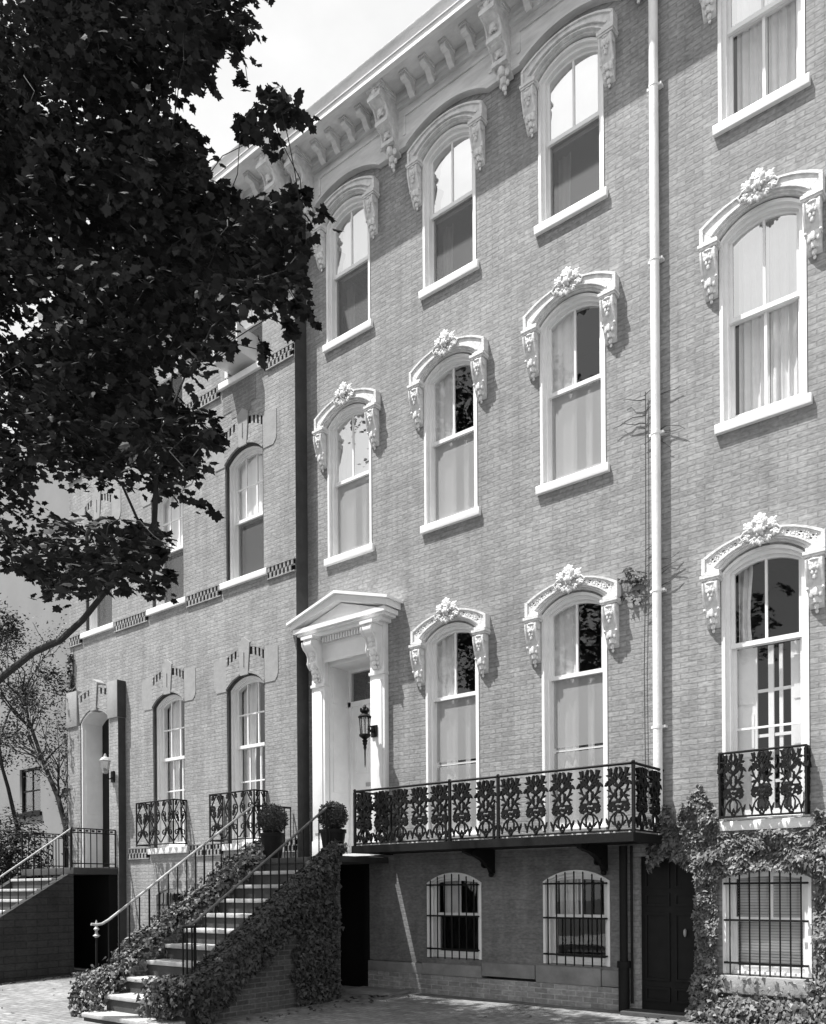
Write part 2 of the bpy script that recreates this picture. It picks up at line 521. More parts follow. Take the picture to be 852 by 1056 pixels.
# ------------------------------------------------------------------ ornaments shared by the houses
def corbel_mesh():
    mb = MB()
    mb.box(-.115, .115, -.205, 0, -.035, 0)
    mb.box(-.105, .105, -.19, 0, -.06, -.035)
    prof = [(0, -.06), (-.165, -.06), (-.185, -.09), (-.19, -.14), (-.175, -.20), (-.15, -.27), (-.125, -.33), (-.105, -.37), (-.12, -.40), (-.11, -.44), (-.075, -.50), (-.04, -.56), (0, -.59)]
    mb.prismx(prof, -.075, .075)
    for sx in (-1, 1):
        # side volutes and the raised edge of the console
        mb.tube([(sx * .088, -.125, -.115), (sx * .062, -.125, -.115)], .058, 10)
        mb.tube([(sx * .085, -.085, -.375), (sx * .062, -.085, -.375)], .045, 10)
        e = [(sx * .078, y - .008, z) for y, z in prof[2:9]]
        mb.tube(e, .016, 5)
    # flower on the face
    c = Vector((0, -.185, -.185))
    mb.blob(c, (.03, .03, .03), 7, 5)
    for k in range(6):
        t = k * math.pi / 3
        mb.blob(c + Vector((math.cos(t) * .034, .006, math.sin(t) * .05)), (.021, .02, .028), 6, 4)
    mb.blob((0, -.165, -.27), (.026, .025, .036), 6, 4)
    mb.blob((0, -.19, -.095), (.05, .02, .014), 6, 4)
    # hanging leaf
    for x, y, z, r in ((0, -.115, -.43, .045), (-.045, -.095, -.445, .038), (.045, -.095, -.445, .038), (0, -.085, -.505, .042), (-.035, -.06, -.52, .03), (.035, -.06, -.52, .03), (0, -.05, -.575, .034), (0, -.03, -.625, .022)):
        mb.blob((x, y, z), (r * .85, r * .8, r * 1.15), 6, 4)
    mb.v = [(x, y * .76, z) for x, y, z in mb.v]
    return mb.mesh('corbel', M['trim'])

def crest_mesh():
    """carved cluster of leaves: three rounded lobes on top, scrolls at the sides, a drop below"""
    mb = MB()
    rr = random.Random(3)
    def lobe(x, z, r, ang, n=5, y=-.15, sp=.52):
        """a carved leaf: pointed leaflets fanned round a midrib, tips rolled forward"""
        for k in range(n):
            q = k - (n - 1) / 2
            t = ang + q * sp
            L = r * (1.32 - .16 * abs(q)) * rr.uniform(.9, 1.1)
            d = Vector((math.cos(t), 0, math.sin(t)))
            rot = Matrix.Rotation(math.pi / 2 - t, 3, 'Y')
            c = Vector((x, y, z)) + d * L * .55
            mb.blob(c, (r * .36, r * .34, L * .56), 7, 5, rot)
        mb.blob((x, y - r * .2, z), (r * .34, r * .36, r * .34), 7, 4)
    up = math.pi / 2
    lobe(0, .05, .092, up, 5, -.16, .50)
    lobe(.10, .02, .070, .75, 5, -.15); lobe(-.10, .02, .070, math.pi - .75, 5, -.15)
    lobe(.12, -.06, .058, -.1, 5, -.14); lobe(-.12, -.06, .058, math.pi + .1, 5, -.14)
    lobe(.06, -.10, .052, -1.0, 4, -.15); lobe(-.06, -.10, .052, math.pi + 1.0, 4, -.15)
    lobe(0, -.11, .060, -up, 5, -.165, .45)
    mb.blob((0, -.19, -.02), (.04, .04, .05), 8, 6)
    for k in range(6):
        t = k * 1.047
        mb.blob((.045 * math.cos(t), -.18, -.02 + .052 * math.sin(t)), (.02, .026, .024), 6, 4)
    for sx in (-1, 1):
        mb.tube([(sx * x, -.155, z) for x, z in ((.02, .03), (.10, -.01), (.17, .0), (.215, -.05), (.19, -.10), (.155, -.08))], .015, 6, .009)
    mb.v = [(x * 1.02, y * .80, z) for x, y, z in mb.v]
    return mb.mesh('crest', M['trim'])

HW, HO = .475, .66

def lerp_out(O, I, t):
    return [(o[0] + (i[0] - o[0]) * t, o[1] + (i[1] - o[1]) * t) for o, i in zip(O, I)]

def hood_mesh(zb, style):
    ze, ro, ri = zb + (.17 if style == 'mould' else .18), .19, .22
    n = 22
    O = arc(HO, ze, ro, n); I = arc(HW, zb + .005, ri, n)
    mb = MB()
    def ring(t0, t1, y):
        mb.band(lerp_out(O, I, t1), lerp_out(O, I, t0), -y, 0.0)
    if style == 'mould':
        ring(-.03, .10, .17); ring(.10, .46, .14); ring(.46, .55, .155); ring(.55, .72, .11); ring(.72, .80, .13); ring(.80, .93, .07)
        fd = .14
    elif style == 'crest':
        ring(-.03, .10, .147); ring(.10, .62, .125); ring(.62, .70, .137); ring(.70, .82, .10); ring(.82, .93, .06)
        fd = .125
    else:
        ring(-.03, .10, .137); ring(.10, .20, .122); ring(.58, .68, .126); ring(.68, .80, .10); ring(.80, .93, .06); ring(.201, .579, .03)
        fd = .13
        rr = random.Random(8)
        m = 45
        Om, Im = arc(HO, ze, ro, m), arc(HW, zb + .005, ri, m)
        for t0, t1, pierced in ((.20, .27, 0), (.27, .355, 1), (.355, .425, 0), (.425, .51, 1), (.51, .58, 0)):
            P0, P1 = lerp_out(Om, Im, t0), lerp_out(Om, Im, t1)
            runs, cur = [], [0]
            for k in range(m):
                if pierced and k % 5 == 2 and k not in (22,):
                    cur.append(k); runs.append(cur); cur = [k + 1]
            cur.append(m); runs.append(cur)
            for a_, b_ in runs:
                if b_ > a_:
                    mb.band(P1[a_:b_ + 1], P0[a_:b_ + 1], -.115, 0)
        A = lerp_out(Om, Im, .39)
        for k in range(1, m):
            x, z = A[k]
            if abs(x) < .15 or k % 5 == 2 or k % 5 == 3:
                continue
            for q in range(3):
                mb.blob((x + rr.uniform(-.012, .012), -.115, z + (q - 1) * .032 + rr.uniform(-.008, .008)), (rr.uniform(.008, .015), .013, rr.uniform(.008, .015)), 6, 4)
    for s in (-1, 1):                       # squared ends over the corbels
        mb.prism([(s * HO, ze + .005), (s * HO, zb), (s * (HW + .012), zb), (s * (HW + .012), zb + .03)][::s], -fd + .002, 0)
        mb.box(min(s * (HO - .035), s * (HO + .006)), max(s * (HO - .035), s * (HO + .006)), -fd - .02, 0, zb + .001, ze + .012)
        mb.box(min(s * (HW - .01), s * HO), max(s * (HW - .01), s * HO), -fd - .012, 0, zb - .02, zb + .03)
    mb.v = [(x, y * .80, z) for x, y, z in mb.v]
    return mb.mesh('window_hood', M['trim'])

def outl(hw, z0, zs, rise, n=16):
    return [(-hw, z0)] + arc(hw, zs, rise, n) + [(hw, z0)]

WD = {
 4: dict(z0=10.38, zs=12.27, rise=.22, rail=11.48),
 3: dict(z0=6.91, zs=9.00, rise=.22, rail=8.11),
 2: dict(z0=2.30, zs=5.16, rise=.21, rail=4.33),
}
CACHE = {}
def cached(key, fn):
    if key not in CACHE:
        CACHE[key] = fn()
    return CACHE[key]

def frame_mesh(hw, z0, zs, rise, dy=0.0):
    mb = MB()
    o = [outl(hw - d, z0, zs, rise - d) for d in (.003, .04, .085)]
    mb.band(o[1], o[0], dy - .012, dy + .10)
    mb.band(o[2], o[1], dy + .035, dy + .20)
    mb.box(-hw + .01, hw - .01, dy + .09, dy + .22, z0, z0 + .03)
    return mb.mesh('window_frame', M['white'])

def sash_mesh(hw, z0, z1s, rise, y, arched, muntx, muntz, bot=.05, st=.045):
    """one sash: stiles, rails and glazing bars"""
    mb = MB()
    if arched:
        mb.band(outl(hw - st, z0, z1s, rise - st), outl(hw, z0, z1s, rise), y, y + .04)
        top = z1s + rise - .02
    else:
        mb.box(-hw, -hw + st, y, y + .04, z0, z1s); mb.box(hw - st, hw, y, y + .04, z0, z1s)
        mb.box(-hw + st, hw - st, y, y + .04, z1s - .05, z1s)
        top = z1s - .05
    mb.box(-hw + st, hw - st, y - .002, y + .041, z0 + .001, z0 + bot)
    for mx in muntx:
        tz = top
        if arched:
            Rr = (hw * hw + rise * rise) / (2 * rise)
            tz = z1s + rise - Rr + math.sqrt(max(0, Rr * Rr - mx * mx)) - .03
        mb.box(mx - .014, mx + .014, y + .004, y + .034, z0 + bot, tz)
    for mz in muntz:
        mb.box(-hw + st, hw - st, y + .006, y + .032, mz - .012, mz + .012)
    return mb.mesh('sash', M['white'])

def pane_mesh(hw, z0, z1s, rise, y, mat):
    mb = MB()
    pts = outl(hw, z0, z1s, rise) if rise else [(-hw, z0), (-hw, z1s), (hw, z1s), (hw, z0)]
    mb.add([(x, y, z) for x, z in pts], [tuple(range(len(pts)))])
    return mb.mesh('pane', mat, smooth=0)

def curtain_mesh(x0, x1, z0, z1, y, folds=5, amp=.02, mat=None, gather=0.0, seed=0):
    rr = random.Random(seed)
    n = folds * 8
    mb = MB()
    rows = 7
    for j in range(rows + 1):
        u = j / rows
        z = z0 + (z1 - z0) * u
        g = 1 - gather * math.sin(math.pi * min(1, u * 1.2))
        for i in range(n + 1):
            t = i / n
            x = x0 + (x1 - x0) * t * g
            mb.v.append((x, y + amp * math.sin(t * folds * 6.283 + .5 * math.sin(u * 3 + seed)) + amp * .4 * math.sin(t * folds * 11 + seed), z))
    for j in range(rows):
        for i in range(n):
            a = j * (n + 1) + i
            mb.f.append((a, a + 1, a + n + 2, a + n + 1))
    return mb.mesh('curtain', mat or M['curtain'], smooth=80)

def shade_mesh(hw, zb, zt, y, wavy):
    """white blind; on the main house a painted sky reflection, scalloped when wavy"""
    pts = [(hw, zb), (hw, zt)]
    if wavy:
        n = 24
        for i in range(n + 1):
            u = i / n
            z = zt - (zt - zb) * u
            pts.append((-hw + .10 + .055 * math.sin(u * 12) + .03 * math.sin(u * 25) - .10 * max(0, u - .6), z))
    else:
        pts += [(-hw, zt), (-hw, zb)]
    mb = MB(); mb.prism(pts, y, y + .003)
    return mb.mesh('blind_and_reflection', M['shade'], smooth=0)

def window(house, horg, xc, yw, fl, style, sill=True, wavy=False):
    d = WD[fl]
    z0, zs, rise, rail = d['z0'], d['zs'], d['rise'], d['rail']
    hw = HW
    wloc = (xc - horg[0], yw - horg[1], -horg[2])
    W = link('window', cached(('f', fl), lambda: frame_mesh(hw, z0, zs, rise)), house, wloc)
    ih = hw - .08
    sub = lambda n, key, fn, loc=(0, 0, 0): link(n, cached(key, fn), W, loc)
    sub('sash', ('us', fl), lambda: sash_mesh(ih, rail - .03, zs, rise - .075, .085, True, [0.0], [], .055))
    if fl == 2:
        sub('sash', ('ls', fl), lambda: sash_mesh(ih, z0 + .03, rail + .02, 0, .13, False, [], [3.36], .09))
    else:
        sub('sash', ('ls', fl), lambda: sash_mesh(ih, z0 + .03, rail + .02, 0, .13, False, [], [], .075))
    sub('pane', ('up', fl, style in ('blind', 'screened_reflection', 'sheer'), style == 'shutters'), lambda: pane_mesh(ih - .02, rail, zs, rise - .09, .103, M['glass_bright' if style in ('blind', 'screened_reflection', 'sheer') else 'glass_clear' if style == 'shutters' else 'glass']))
    lg_ = 'glass_clear' if style in ('shutters', 'screened', 'screened_reflection') else 'glass'
    sub('pane', ('lp', fl, lg_), lambda: pane_mesh(ih - .02, z0 + .06, rail, 0, .148, M[lg_]))
    if sill:
        sub('sill', ('sill', fl), lambda: MB().add(*sill_geo(z0)).mesh('sill', M['white'], bevel=.008))
    ztop = zs + rise
    if fl == 4:
        sub('window_hood', 'h4', lambda: hood_mesh(zs, 'mould'))
    elif fl == 3:
        sub('window_hood', 'h3', lambda: hood_mesh(zs, 'crest'))
    else:
        sub('window_hood', 'h2', lambda: hood_mesh(zs, 'carved'))
    for s in (-1, 1):
        sub('corbel', 'corbel', corbel_mesh, (s * .56, 0, zs - .02))
    if fl != 4:
        sub('crest', 'crest', crest_mesh, (0, 0, zs + .37))
    # what stands behind the glass
    if style == 'blind':
        sub('blind_and_reflection', ('rb', fl, wavy), lambda: shade_mesh(ih, rail - .05, ztop - .05, .20, wavy))  # white sheet painting the bright sky reflected in the upper pane
        sub('screen', ('sd', fl), lambda: pane_mesh(ih - .03, z0 + .05, rail - .03, 0, .122, M['screen_dark']))
        sub('curtain', ('cl', fl), lambda: curtain_mesh(-ih, -ih + .2, z0, rail, .40, 2, .02, M['greycurtain'], .1, 2))
        sub('curtain', ('cr', fl), lambda: curtain_mesh(ih, ih - .22, z0, rail, .40, 2, .02, M['greycurtain'], .3, 5))
    elif style == 'screened':
        sub('screen', ('s', fl), lambda: pane_mesh(ih - .03, z0 + .05 if fl != 2 else 3.4, rail - .03, 0, .122, M['screen']))
        sub('curtain', ('a', fl), lambda: curtain_mesh(-ih, -ih + .36, z0, ztop, .185, 3, .012, M['curtain'], 0, 1))
        sub('curtain', ('b', fl), lambda: curtain_mesh(.10, .19, z0, rail - .05, .20, 1, .012, M['curtain'], 0, 3))
        if fl == 2:
            sub('screen', ('s2', fl), lambda: pane_mesh(ih - .03, z0 + .1, 3.33, 0, .121, M['screen']))
    elif style == 'screened_reflection':
        sub('blind_and_reflection', ('rb', fl, True), lambda: shade_mesh(ih, rail - .05, ztop - .05, .20, True))
        sub('screen', ('s', fl), lambda: pane_mesh(ih - .03, z0 + .05, rail - .03, 0, .122, M['screen']))
        sub('curtain', ('a', fl), lambda: curtain_mesh(-ih, -ih + .36, z0, ztop, .185, 3, .012, M['curtain'], 0, 1))
        sub('curtain', ('b', fl), lambda: curtain_mesh(.10, .19, z0, rail - .05, .20, 1, .012, M['curtain'], 0, 3))
    elif style == 'sheer':
        sub('curtain', ('sh1', fl), lambda: curtain_mesh(-ih + .05, .0, z0, ztop, .30, 4, .02, M['curtain'], 0, 4))
        sub('curtain', ('sh2', fl), lambda: curtain_mesh(0.01, ih, z0, ztop, .28, 5, .02, M['curtain'], 0, 6))
        sub('glazing_bar', ('gb', fl), lambda: MB().box(-.016, .016, .132, .168, z0 + .1, rail - .03).mesh('glazing_bar', M['white'], smooth=0))
    elif style == 'shutters':
        sub('curtain', ('ash', fl), lambda: curtain_mesh(-ih + .02, -ih + .19, rail - .1, ztop, .30, 2, .02, M['curtain'], .2, 1))
        def shut():
            mb = MB()
            for x0, x1 in ((-ih, -.15), (.22, ih)):
                mb.box(x0, x1, .24, .27, z0, rail - .02)
                for k in range(3):
                    za = z0 + .12 + k * .62
                    mb.box(x0 + .035, x1 - .035, .232, .24, za, za + .5)
            mb.box(-.03, .03, .25, .28, z0, rail - .02)
            mb.box(.085, .125, .27, .30, z0, rail - .02)
            for zz in (2.75, 3.28, 3.8):
                mb.box(-.15, .22, .262, .285, zz - .018, zz + .018)
            return mb.mesh('inside_shutter', M['white'])
        sub('inside_shutter', 'shut', shut)
    return W

def sill_geo(z0):
    mb = MB()
    vs = [(-.525, -.055, z0 - .125), (.525, -.055, z0 - .125), (.525, .16, z0 - .125), (-.525, .16, z0 - .125),
          (-.525, -.055, z0 - .015), (.525, -.055, z0 - .015), (.525, .16, z0 + .012), (-.525, .16, z0 + .012)]
    return vs, [(0, 3, 2, 1), (4, 5, 6, 7), (0, 1, 5, 4), (1, 2, 6, 5), (2, 3, 7, 6), (3, 0, 4, 7)]

def bwindow(house, horg, xc, yw, hw, z0, zs, rise, rail, blinds=False):
    """barred basement window"""
    W = link('window', cached(('bf', hw, z0), lambda: frame_mesh(hw, z0, zs, rise)), house, (xc - horg[0], yw - horg[1], -horg[2]))
    sub = lambda n, key, fn, loc=(0, 0, 0): link(n, cached(key, fn), W, loc)
    ih = hw - .08
    sub('sash', ('bus', hw, z0), lambda: sash_mesh(ih, rail - .03, zs, rise - .075, .085, True, [0.04], [], .055))
    sub('sash', ('bls', hw, z0), lambda: sash_mesh(ih, z0 + .03, rail + .02, 0, .13, False, [], [], .06))
    sub('pane', ('bup', hw, z0), lambda: pane_mesh(ih - .02, rail, zs, rise - .09, .103, M['glass']))
    sub('pane', ('blp', hw, z0), lambda: pane_mesh(ih - .02, z0 + .06, rail, 0, .148, M['glass']))
    if blinds:
        def bl():
            mb = MB()
            n = 34
            for k in range(n):
                z = z0 + .06 + (zs + rise - z0 - .1) * k / n
                mb.add([(-ih + .02, .25, z), (ih - .02, .25, z), (ih - .02, .27, z + .028), (-ih + .02, .27, z + .028)], [(0, 1, 2, 3)])
            return mb.mesh('slatted_blind', M['curtain'], smooth=0)
        sub('slatted_blind', 'slats', bl)
    else:
        sub('curtain', ('bc', hw), lambda: curtain_mesh(-ih + .02, -ih + .30, rail - .02, zs + rise, .28, 3, .015, M['curtain'], 0, 9))
    def grille():
        mb = MB()
        y = -.05
        nb = 8 if blinds else 7
        for k in range(nb):
            x = -hw + .10 + (2 * hw - .2) * k / (nb - 1)
            Rr = (hw * hw + rise * rise) / (2 * rise)
            zt = zs + rise - Rr + math.sqrt(Rr * Rr - x * x) - .05
            mb.tube([(x, y, z0 - .01), (x, y, zt)], .010, 6)
            mb.blob((x, y, zt + .012), (.012, .012, .022), 5, 4)
        for zz in (z0 + .13, rail - .02, zs - .03):
            mb.box(-hw + .03, hw - .03, y - .008, y + .008, zz - .012, zz + .012)
            for s in (-1, 1):
                mb.tube([(s * (hw - .04), y, zz), (s * (hw - .04), .03, zz)], .012, 5)
        return mb.mesh('window_grille', M['iron'])
    sub('window_grille', ('gr', hw, blinds), grille)
    return W

def bracket_mesh():
    """large scrolled cornice console, hung from the soffit"""
    mb = MB()
    mb.box(-.15, .15, -.56, -.02, -.05, 0)
    mb.box(-.135, .135, -.535, -.02, -.085, -.05)
    prof = [(-.02, -.085), (-.51, -.085), (-.52, -.19), (-.48, -.235), (-.40, -.26), (-.35, -.33), (-.34, -.42), (-.30, -.48), (-.24, -.50), (-.21, -.57), (-.19, -.64), (-.15, -.70), (-.08, -.76), (-.02, -.80)]
    mb.prismx(prof, -.105, .105)
    for s in (-1, 1):
        mb.tube([(s * .118, -.45, -.165), (s * .09, -.45, -.165)], .075, 12)
        mb.tube([(s * .116, -.28, -.41), (s * .09, -.28, -.41)], .07, 12)
        mb.tube([(s * .106, y - .004, z) for y, z in prof[2:12]], .018, 5)
    # bands across the face and carved bosses between them
    for y, z in ((-.51, -.20), (-.335, -.44), (-.20, -.66)):
        mb.box(-.12, .12, y - .03, y + .04, z - .03, z + .03)
    for y, z, r in ((-.525, -.135, .05), (-.385, -.32, .055), (-.235, -.56, .05)):
        mb.blob((0, y, z), (r * .9, r * .6, r), 8, 5)
        for k in range(4):
            t = k * math.pi / 2 + .78
            mb.blob((math.cos(t) * .055, y + .012, z + math.sin(t) * .05), (.024, .022, .026), 6, 4)
    for x, y, z, r in ((0, -.17, -.75, .065), (-.06, -.13, -.77, .05), (.06, -.13, -.77, .05), (0, -.12, -.84, .06), (-.045, -.09, -.87, .04), (.045, -.09, -.87, .04), (0, -.09, -.92, .045), (0, -.07, -.975, .028)):
        mb.blob((x, y, z), (r * .85, r * .75, r * 1.1), 7, 5)
    return mb.mesh('bracket', M['trim'])

def modillion_mesh():
    mb = MB()
    mb.box(-.06, .06, -.36, -.10, -.03, 0)
    prof = [(-.10, -.03), (-.335, -.03), (-.345, -.075), (-.325, -.105), (-.28, -.11), (-.24, -.10), (-.20, -.125), (-.17, -.18), (-.13, -.215), (-.10, -.22)]
    mb.prismx(prof, -.045, .045)
    return mb.mesh('modillion', M['cornice'])

ZS = 13.36
def cornice(house, horg, x0, x1, brx, modx, winx, yw=0.0):
    """crown and soffit with a frieze board scalloped over the window heads"""
    mb = MB()
    prof = [(.1, ZS), (-.56, ZS), (-.56, ZS - .05), (-.635, ZS - .05), (-.636, ZS + .045), (-.652, ZS + .05), (-.653, ZS + .065), (-.645, ZS + .07), (-.655, ZS + .12), (-.675, ZS + .17), (-.688, ZS + .19), (-.69, ZS + .215), (.1, ZS + .30)]
    mb.prismx([(y + yw, z) for y, z in prof], x0, x1)
    mb.box(x0 + .002, x1 - .002, yw - .17, yw - .0802, ZS - .10, ZS - .001)
    mb.box(x0 + .002, x1 - .002, yw - .13, yw - .0802, ZS - .17, ZS - .10)
    o = mb.build('cornice', M['cornice'], house, org=horg)
    # frieze
    zf, n = 12.62, 14
    bot = [(x0 + .003, zf)]
    for xc in winx:
        bot += arc(HO + .045, zf, .20, n, xc)
    bot += [(x1 - .003, zf)]
    mb = MB()
    mb.prism(bot + [(x1 - .003, ZS - .001), (x0 + .003, ZS - .001)], yw - .08, yw - .001)
    for i in range(len(brx) - 1):            # recessed look: raised mouldings round each panel
        a, b = brx[i] + .2, brx[i + 1] - .2
        mb.box(a, b, yw - .105, yw - .08, 13.05, 13.10)
        mb.box(a, a + .05, yw - .10, yw - .08, 12.78, 13.05)
        mb.box(b - .05, b, yw - .10, yw - .08, 12.78, 13.05)
    rim = []
    for xc in winx:
        inn, out_ = arc(HO + .047, zf + .002, .198, n, xc), arc(HO + .012, zf + .045, .20, n, xc)
        mb.band(inn, arc(HO + .02, zf + .05, .195, n, xc), yw - .10, yw - .08)
    link('frieze', mb.mesh('frieze', M['cornice'], horg), o)
    for x in brx:
        link('bracket', cached('bracket', bracket_mesh), o, (x - horg[0], yw - horg[1], ZS - .002 - horg[2]))
    for x in modx:
        link('modillion', cached('modillion', modillion_mesh), o, (x - horg[0], yw - horg[1] - .075, ZS - .003 - horg[2]))
    return o

def shell(house, horg, x0, x1, y0, y1, top):
    """side, rear and roof of a house plus the dim rooms behind its front"""
    mb = MB()
    mb.box(x0, x0 + .25, y0, y1, -.2, top); mb.box(x1 - .25, x1, y0, y1, -.2, top)
    mb.box(x0 + .25, x1 - .25, y1 - .25, y1, -.2, top)
    mb.build('outer_wall', M['brick_left'], house, org=horg, smooth=0)
    mb = MB(); mb.box(x0 - .02, x1 + .02, y0 + .02, y1, top, top + .12)
    mb.build('roof', M['roofing'], house, org=horg, smooth=0)
    mb = MB()
    xm = x0 + .3
    mb.box(x0 + .26, x1 - .26, y0 + 1.6, y0 + 1.7, -.1, top - .05)
    for z in (2.0, 5.75, 9.7):
        mb.box(x0 + .26, x1 - .26, y0 + .05, y0 + 1.6, z, z + .12)
    mb.build('room', M['interior'], house, org=horg, smooth=0)

# ------------------------------------------------------------------ the main house
XA, XB, XC_, XD, XE = -9.22, -7.235, -5.275, -2.89, -.905
XL, XP, XR = -10.17, -4.19, 1.2
HM = (-7.2, 0, 0)
main = thing('brick_house', 'four-storey brick row house with a pedimented white doorway and long iron balcony', 'house', HM)
holes = []
for x in (XA, XB, XC_):
    holes.append(opening(x, HW, 10.38, 12.27, .22))
    holes.append(opening(x, HW, 6.91, 9.0, .22))
for x in (XB, XC_):
    holes.append(opening(x, HW, 2.30, 5.16, .21))
holes.append(opening(-9.22, .56, 2.10, 5.24, 0))
wall('wall', [(XL, 2.06), (XP, 2.06), (XP, 13.4), (XL, 13.4)], holes, 0.0, .30, M['brick'], main, HM)
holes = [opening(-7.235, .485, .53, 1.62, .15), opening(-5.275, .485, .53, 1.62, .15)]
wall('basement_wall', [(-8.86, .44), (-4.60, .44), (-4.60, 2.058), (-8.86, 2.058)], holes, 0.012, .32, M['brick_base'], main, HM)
mb = MB()
mb.box(-8.86, -4.60, -.03, .30, -.3, .27)
mb.build('plinth', M['brick_plinth'], main, org=HM, smooth=0)
mb = MB()
for a, b, z0_, z1_, y in ((-8.86, -7.80, .272, .43, -.015), (-7.79, -6.72, .275, .445, -.03), (-6.71, -5.86, .31, .50, -.04), (-5.85, -4.90, .275, .505, -.03), (-4.89, -4.60, .28, .49, -.02)):
    mb.box(a, b, y - .02, .3, z0_, z1_)
mb.build('water_table', M['table'], main, org=HM, bevel=.01)
mb = MB(); mb.box(-8.95, -8.0, -.55, -.035, -.2, .022)
mb.build('door_step', M['table'], main, org=HM, bevel=.012)
# the dark opening below the landing and its basement door
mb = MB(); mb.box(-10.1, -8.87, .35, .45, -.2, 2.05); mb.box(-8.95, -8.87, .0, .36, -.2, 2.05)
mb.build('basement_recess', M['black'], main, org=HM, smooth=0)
for x, fl, st, wv in ((XA, 4, 'blind', True), (XB, 4, 'blind', True), (XC_, 4, 'blind', False),
                      (XA, 3, 'screened_reflection', True), (XB, 3, 'screened', False), (XC_, 3, 'screened', False),
                      (XB, 2, 'screened', False), (XC_, 2, 'screened', False)):
    window(main, HM, x, 0, fl, st, sill=(fl != 2), wavy=wv)
bwindow(main, HM, -7.235, 0.012, .485, .53, 1.62, .15, 1.16)
bwindow(main, HM, -5.275, 0.012, .485, .53, 1.62, .15, 1.16)
def spread(a, b, n):
    return [a + (b - a) * (i + 1) / (n + 1) for i in range(n)]
bx = [-9.98, -8.20, -6.22, -4.30]
cornice(main, HM, XL, XP, bx, spread(bx[0] + .1, bx[1] - .1, 4) + spread(bx[1] + .1, bx[2] - .1, 4) + spread(bx[2] + .1, bx[3] - .1, 4), [XA, XB, XC_])
shell(main, HM, XL, XP, .305, 9, 13.42)

# doorway
DX = -9.21
mb = MB()
for s in (-1, 1):
    xa, xb = DX + s * .49, DX + s * .78
    x0_, x1_ = min(xa, xb), max(xa, xb)
    mb.box(x0_, x1_, -.10, 0, 2.06, 5.24)
    mb.box(x0_ + .05, x1_ - .05, -.115, -.10, 2.45, 4.75)
    mb.box(x0_ + .001, x1_ - .001, -.13, 0, 2.06, 2.32)
    mb.box(x0_ - .01, x1_ + .01, -.125, 0, 4.82, 4.87)
    # panelled jambs
    jx0, jx1 = (DX - .56, DX - .47) if s < 0 else (DX + .47, DX + .56)
    mb.box(jx0, jx1, 0, .48, 2.10, 5.16)
    px0, px1 = (jx1, jx1 + .012) if s < 0 else (jx0 - .012, jx0)
    for za, zb in ((2.25, 3.0), (3.12, 4.45), (4.57, 5.05)):
        mb.box(px0, px1, .07, .40, za, zb)
mb.box(DX - .56, DX + .56, 0, .48, 5.16, 5.24)
mb.box(DX - .78, DX + .78, -.10, 0, 5.24, 5.66)
mb.box(DX - .49, DX + .49, -.118, -.10, 5.19, 5.24)
mb.box(DX - .49, DX + .49, -.112, -.10, 5.47, 5.49)
surround = mb.build('door_surround', M['white'], main, org=HM, bevel=.006)
mb = MB()
hb = .98
for y, za, zb, ex in ((-.22, 5.60, 5.655, -.14), (-.28, 5.655, 5.69, -.05), (-.33, 5.69, 5.76, 0.0)):
    mb.box(DX - hb - ex + .0, DX + hb + ex, y, 0, za, zb)
zA = 5.76
sl_ = (6.11 - 5.86) / hb
mb.prism([(DX - hb + .06, zA), (DX + hb - .06, zA), (DX, zA + .27)], -.22, 0)
for s in (-1, 1):                                       # raking cornice
    a = [(DX + s * (hb + .05), zA + .0), (DX, zA + .285)]
    b = [(DX + s * (hb + .05), zA + .10), (DX, zA + .385)]
    mb.band(a, b, -.335 if s > 0 else -.334, 0)
    a = [(DX + s * (hb + .10), zA + .085), (DX, zA + .386)]
    b = [(DX + s * (hb + .10), zA + .125), (DX, zA + .43)]
    mb.band(a, b, -.385 if s > 0 else -.384, 0)
link('pediment', mb.mesh('pediment', M['white'], HM), surround)
mb = MB()
for i in range(17):
    x = DX - .46 + .92 * i / 16
    mb.box(x - .016, x + .016, -.165, -.10, 5.51, 5.597)
link('dentil_band', mb.mesh('dentil_band', M['white'], HM, smooth=0), surround)
def console():
    mb = MB()
    mb.box(-.13, .13, -.26, 0, -.045, 0)
    prof = [(0, -.045), (-.215, -.045), (-.245, -.09), (-.245, -.15), (-.21, -.20), (-.16, -.235), (-.125, -.29), (-.115, -.36), (-.13, -.41), (-.115, -.45), (-.07, -.50), (-.045, -.58), (0, -.68)]
    mb.prismx(prof, -.10, .10)
    for s in (-1, 1):
        mb.tube([(s * .112, -.17, -.125), (s * .09, -.17, -.125)], .07, 12)
        mb.tube([(s * .11, -.08, -.41), (s * .09, -.08, -.41)], .048, 10)
        mb.tube([(s * .10, y - .006, z) for y, z in prof[2:11]], .017, 5)
    for z, y, r in ((-.26, -.15, .05), (-.33, -.125, .045), (-.46, -.11, .05), (-.53, -.08, .05), (-.60, -.06, .042), (-.67, -.04, .03)):
        mb.blob((0, y, z), (r, r * .8, r * 1.1), 7, 5)
        mb.blob((-.05, y + .02, z - .01), (r * .6, r * .5, r * .9), 6, 4); mb.blob((.05, y + .02, z - .01), (r * .6, r * .5, r * .9), 6, 4)
    return mb.mesh('console', M['white'])
cm = console()
for s in (-1, 1):
    link('console', cm, surround, (DX + s * .635 - HM[0], -.10, 5.60))
mb = MB()
y = .46
mb.box(DX - .47, DX + .47, y - .03, y + .05, 4.56, 4.64)
mb.box(DX - .47, DX - .41, y - .03, y + .05, 2.10, 5.16); mb.box(DX + .41, DX + .47, y - .03, y + .05, 2.10, 5.16)
mb.box(DX - .41, DX + .41, y - .03, y + .05, 5.12, 5.16)
mb.box(DX - .56, DX + .56, -.02, .5, 2.06, 2.105)
door = mb.build('door_frame', M['white'], main, org=HM)
mb = MB()
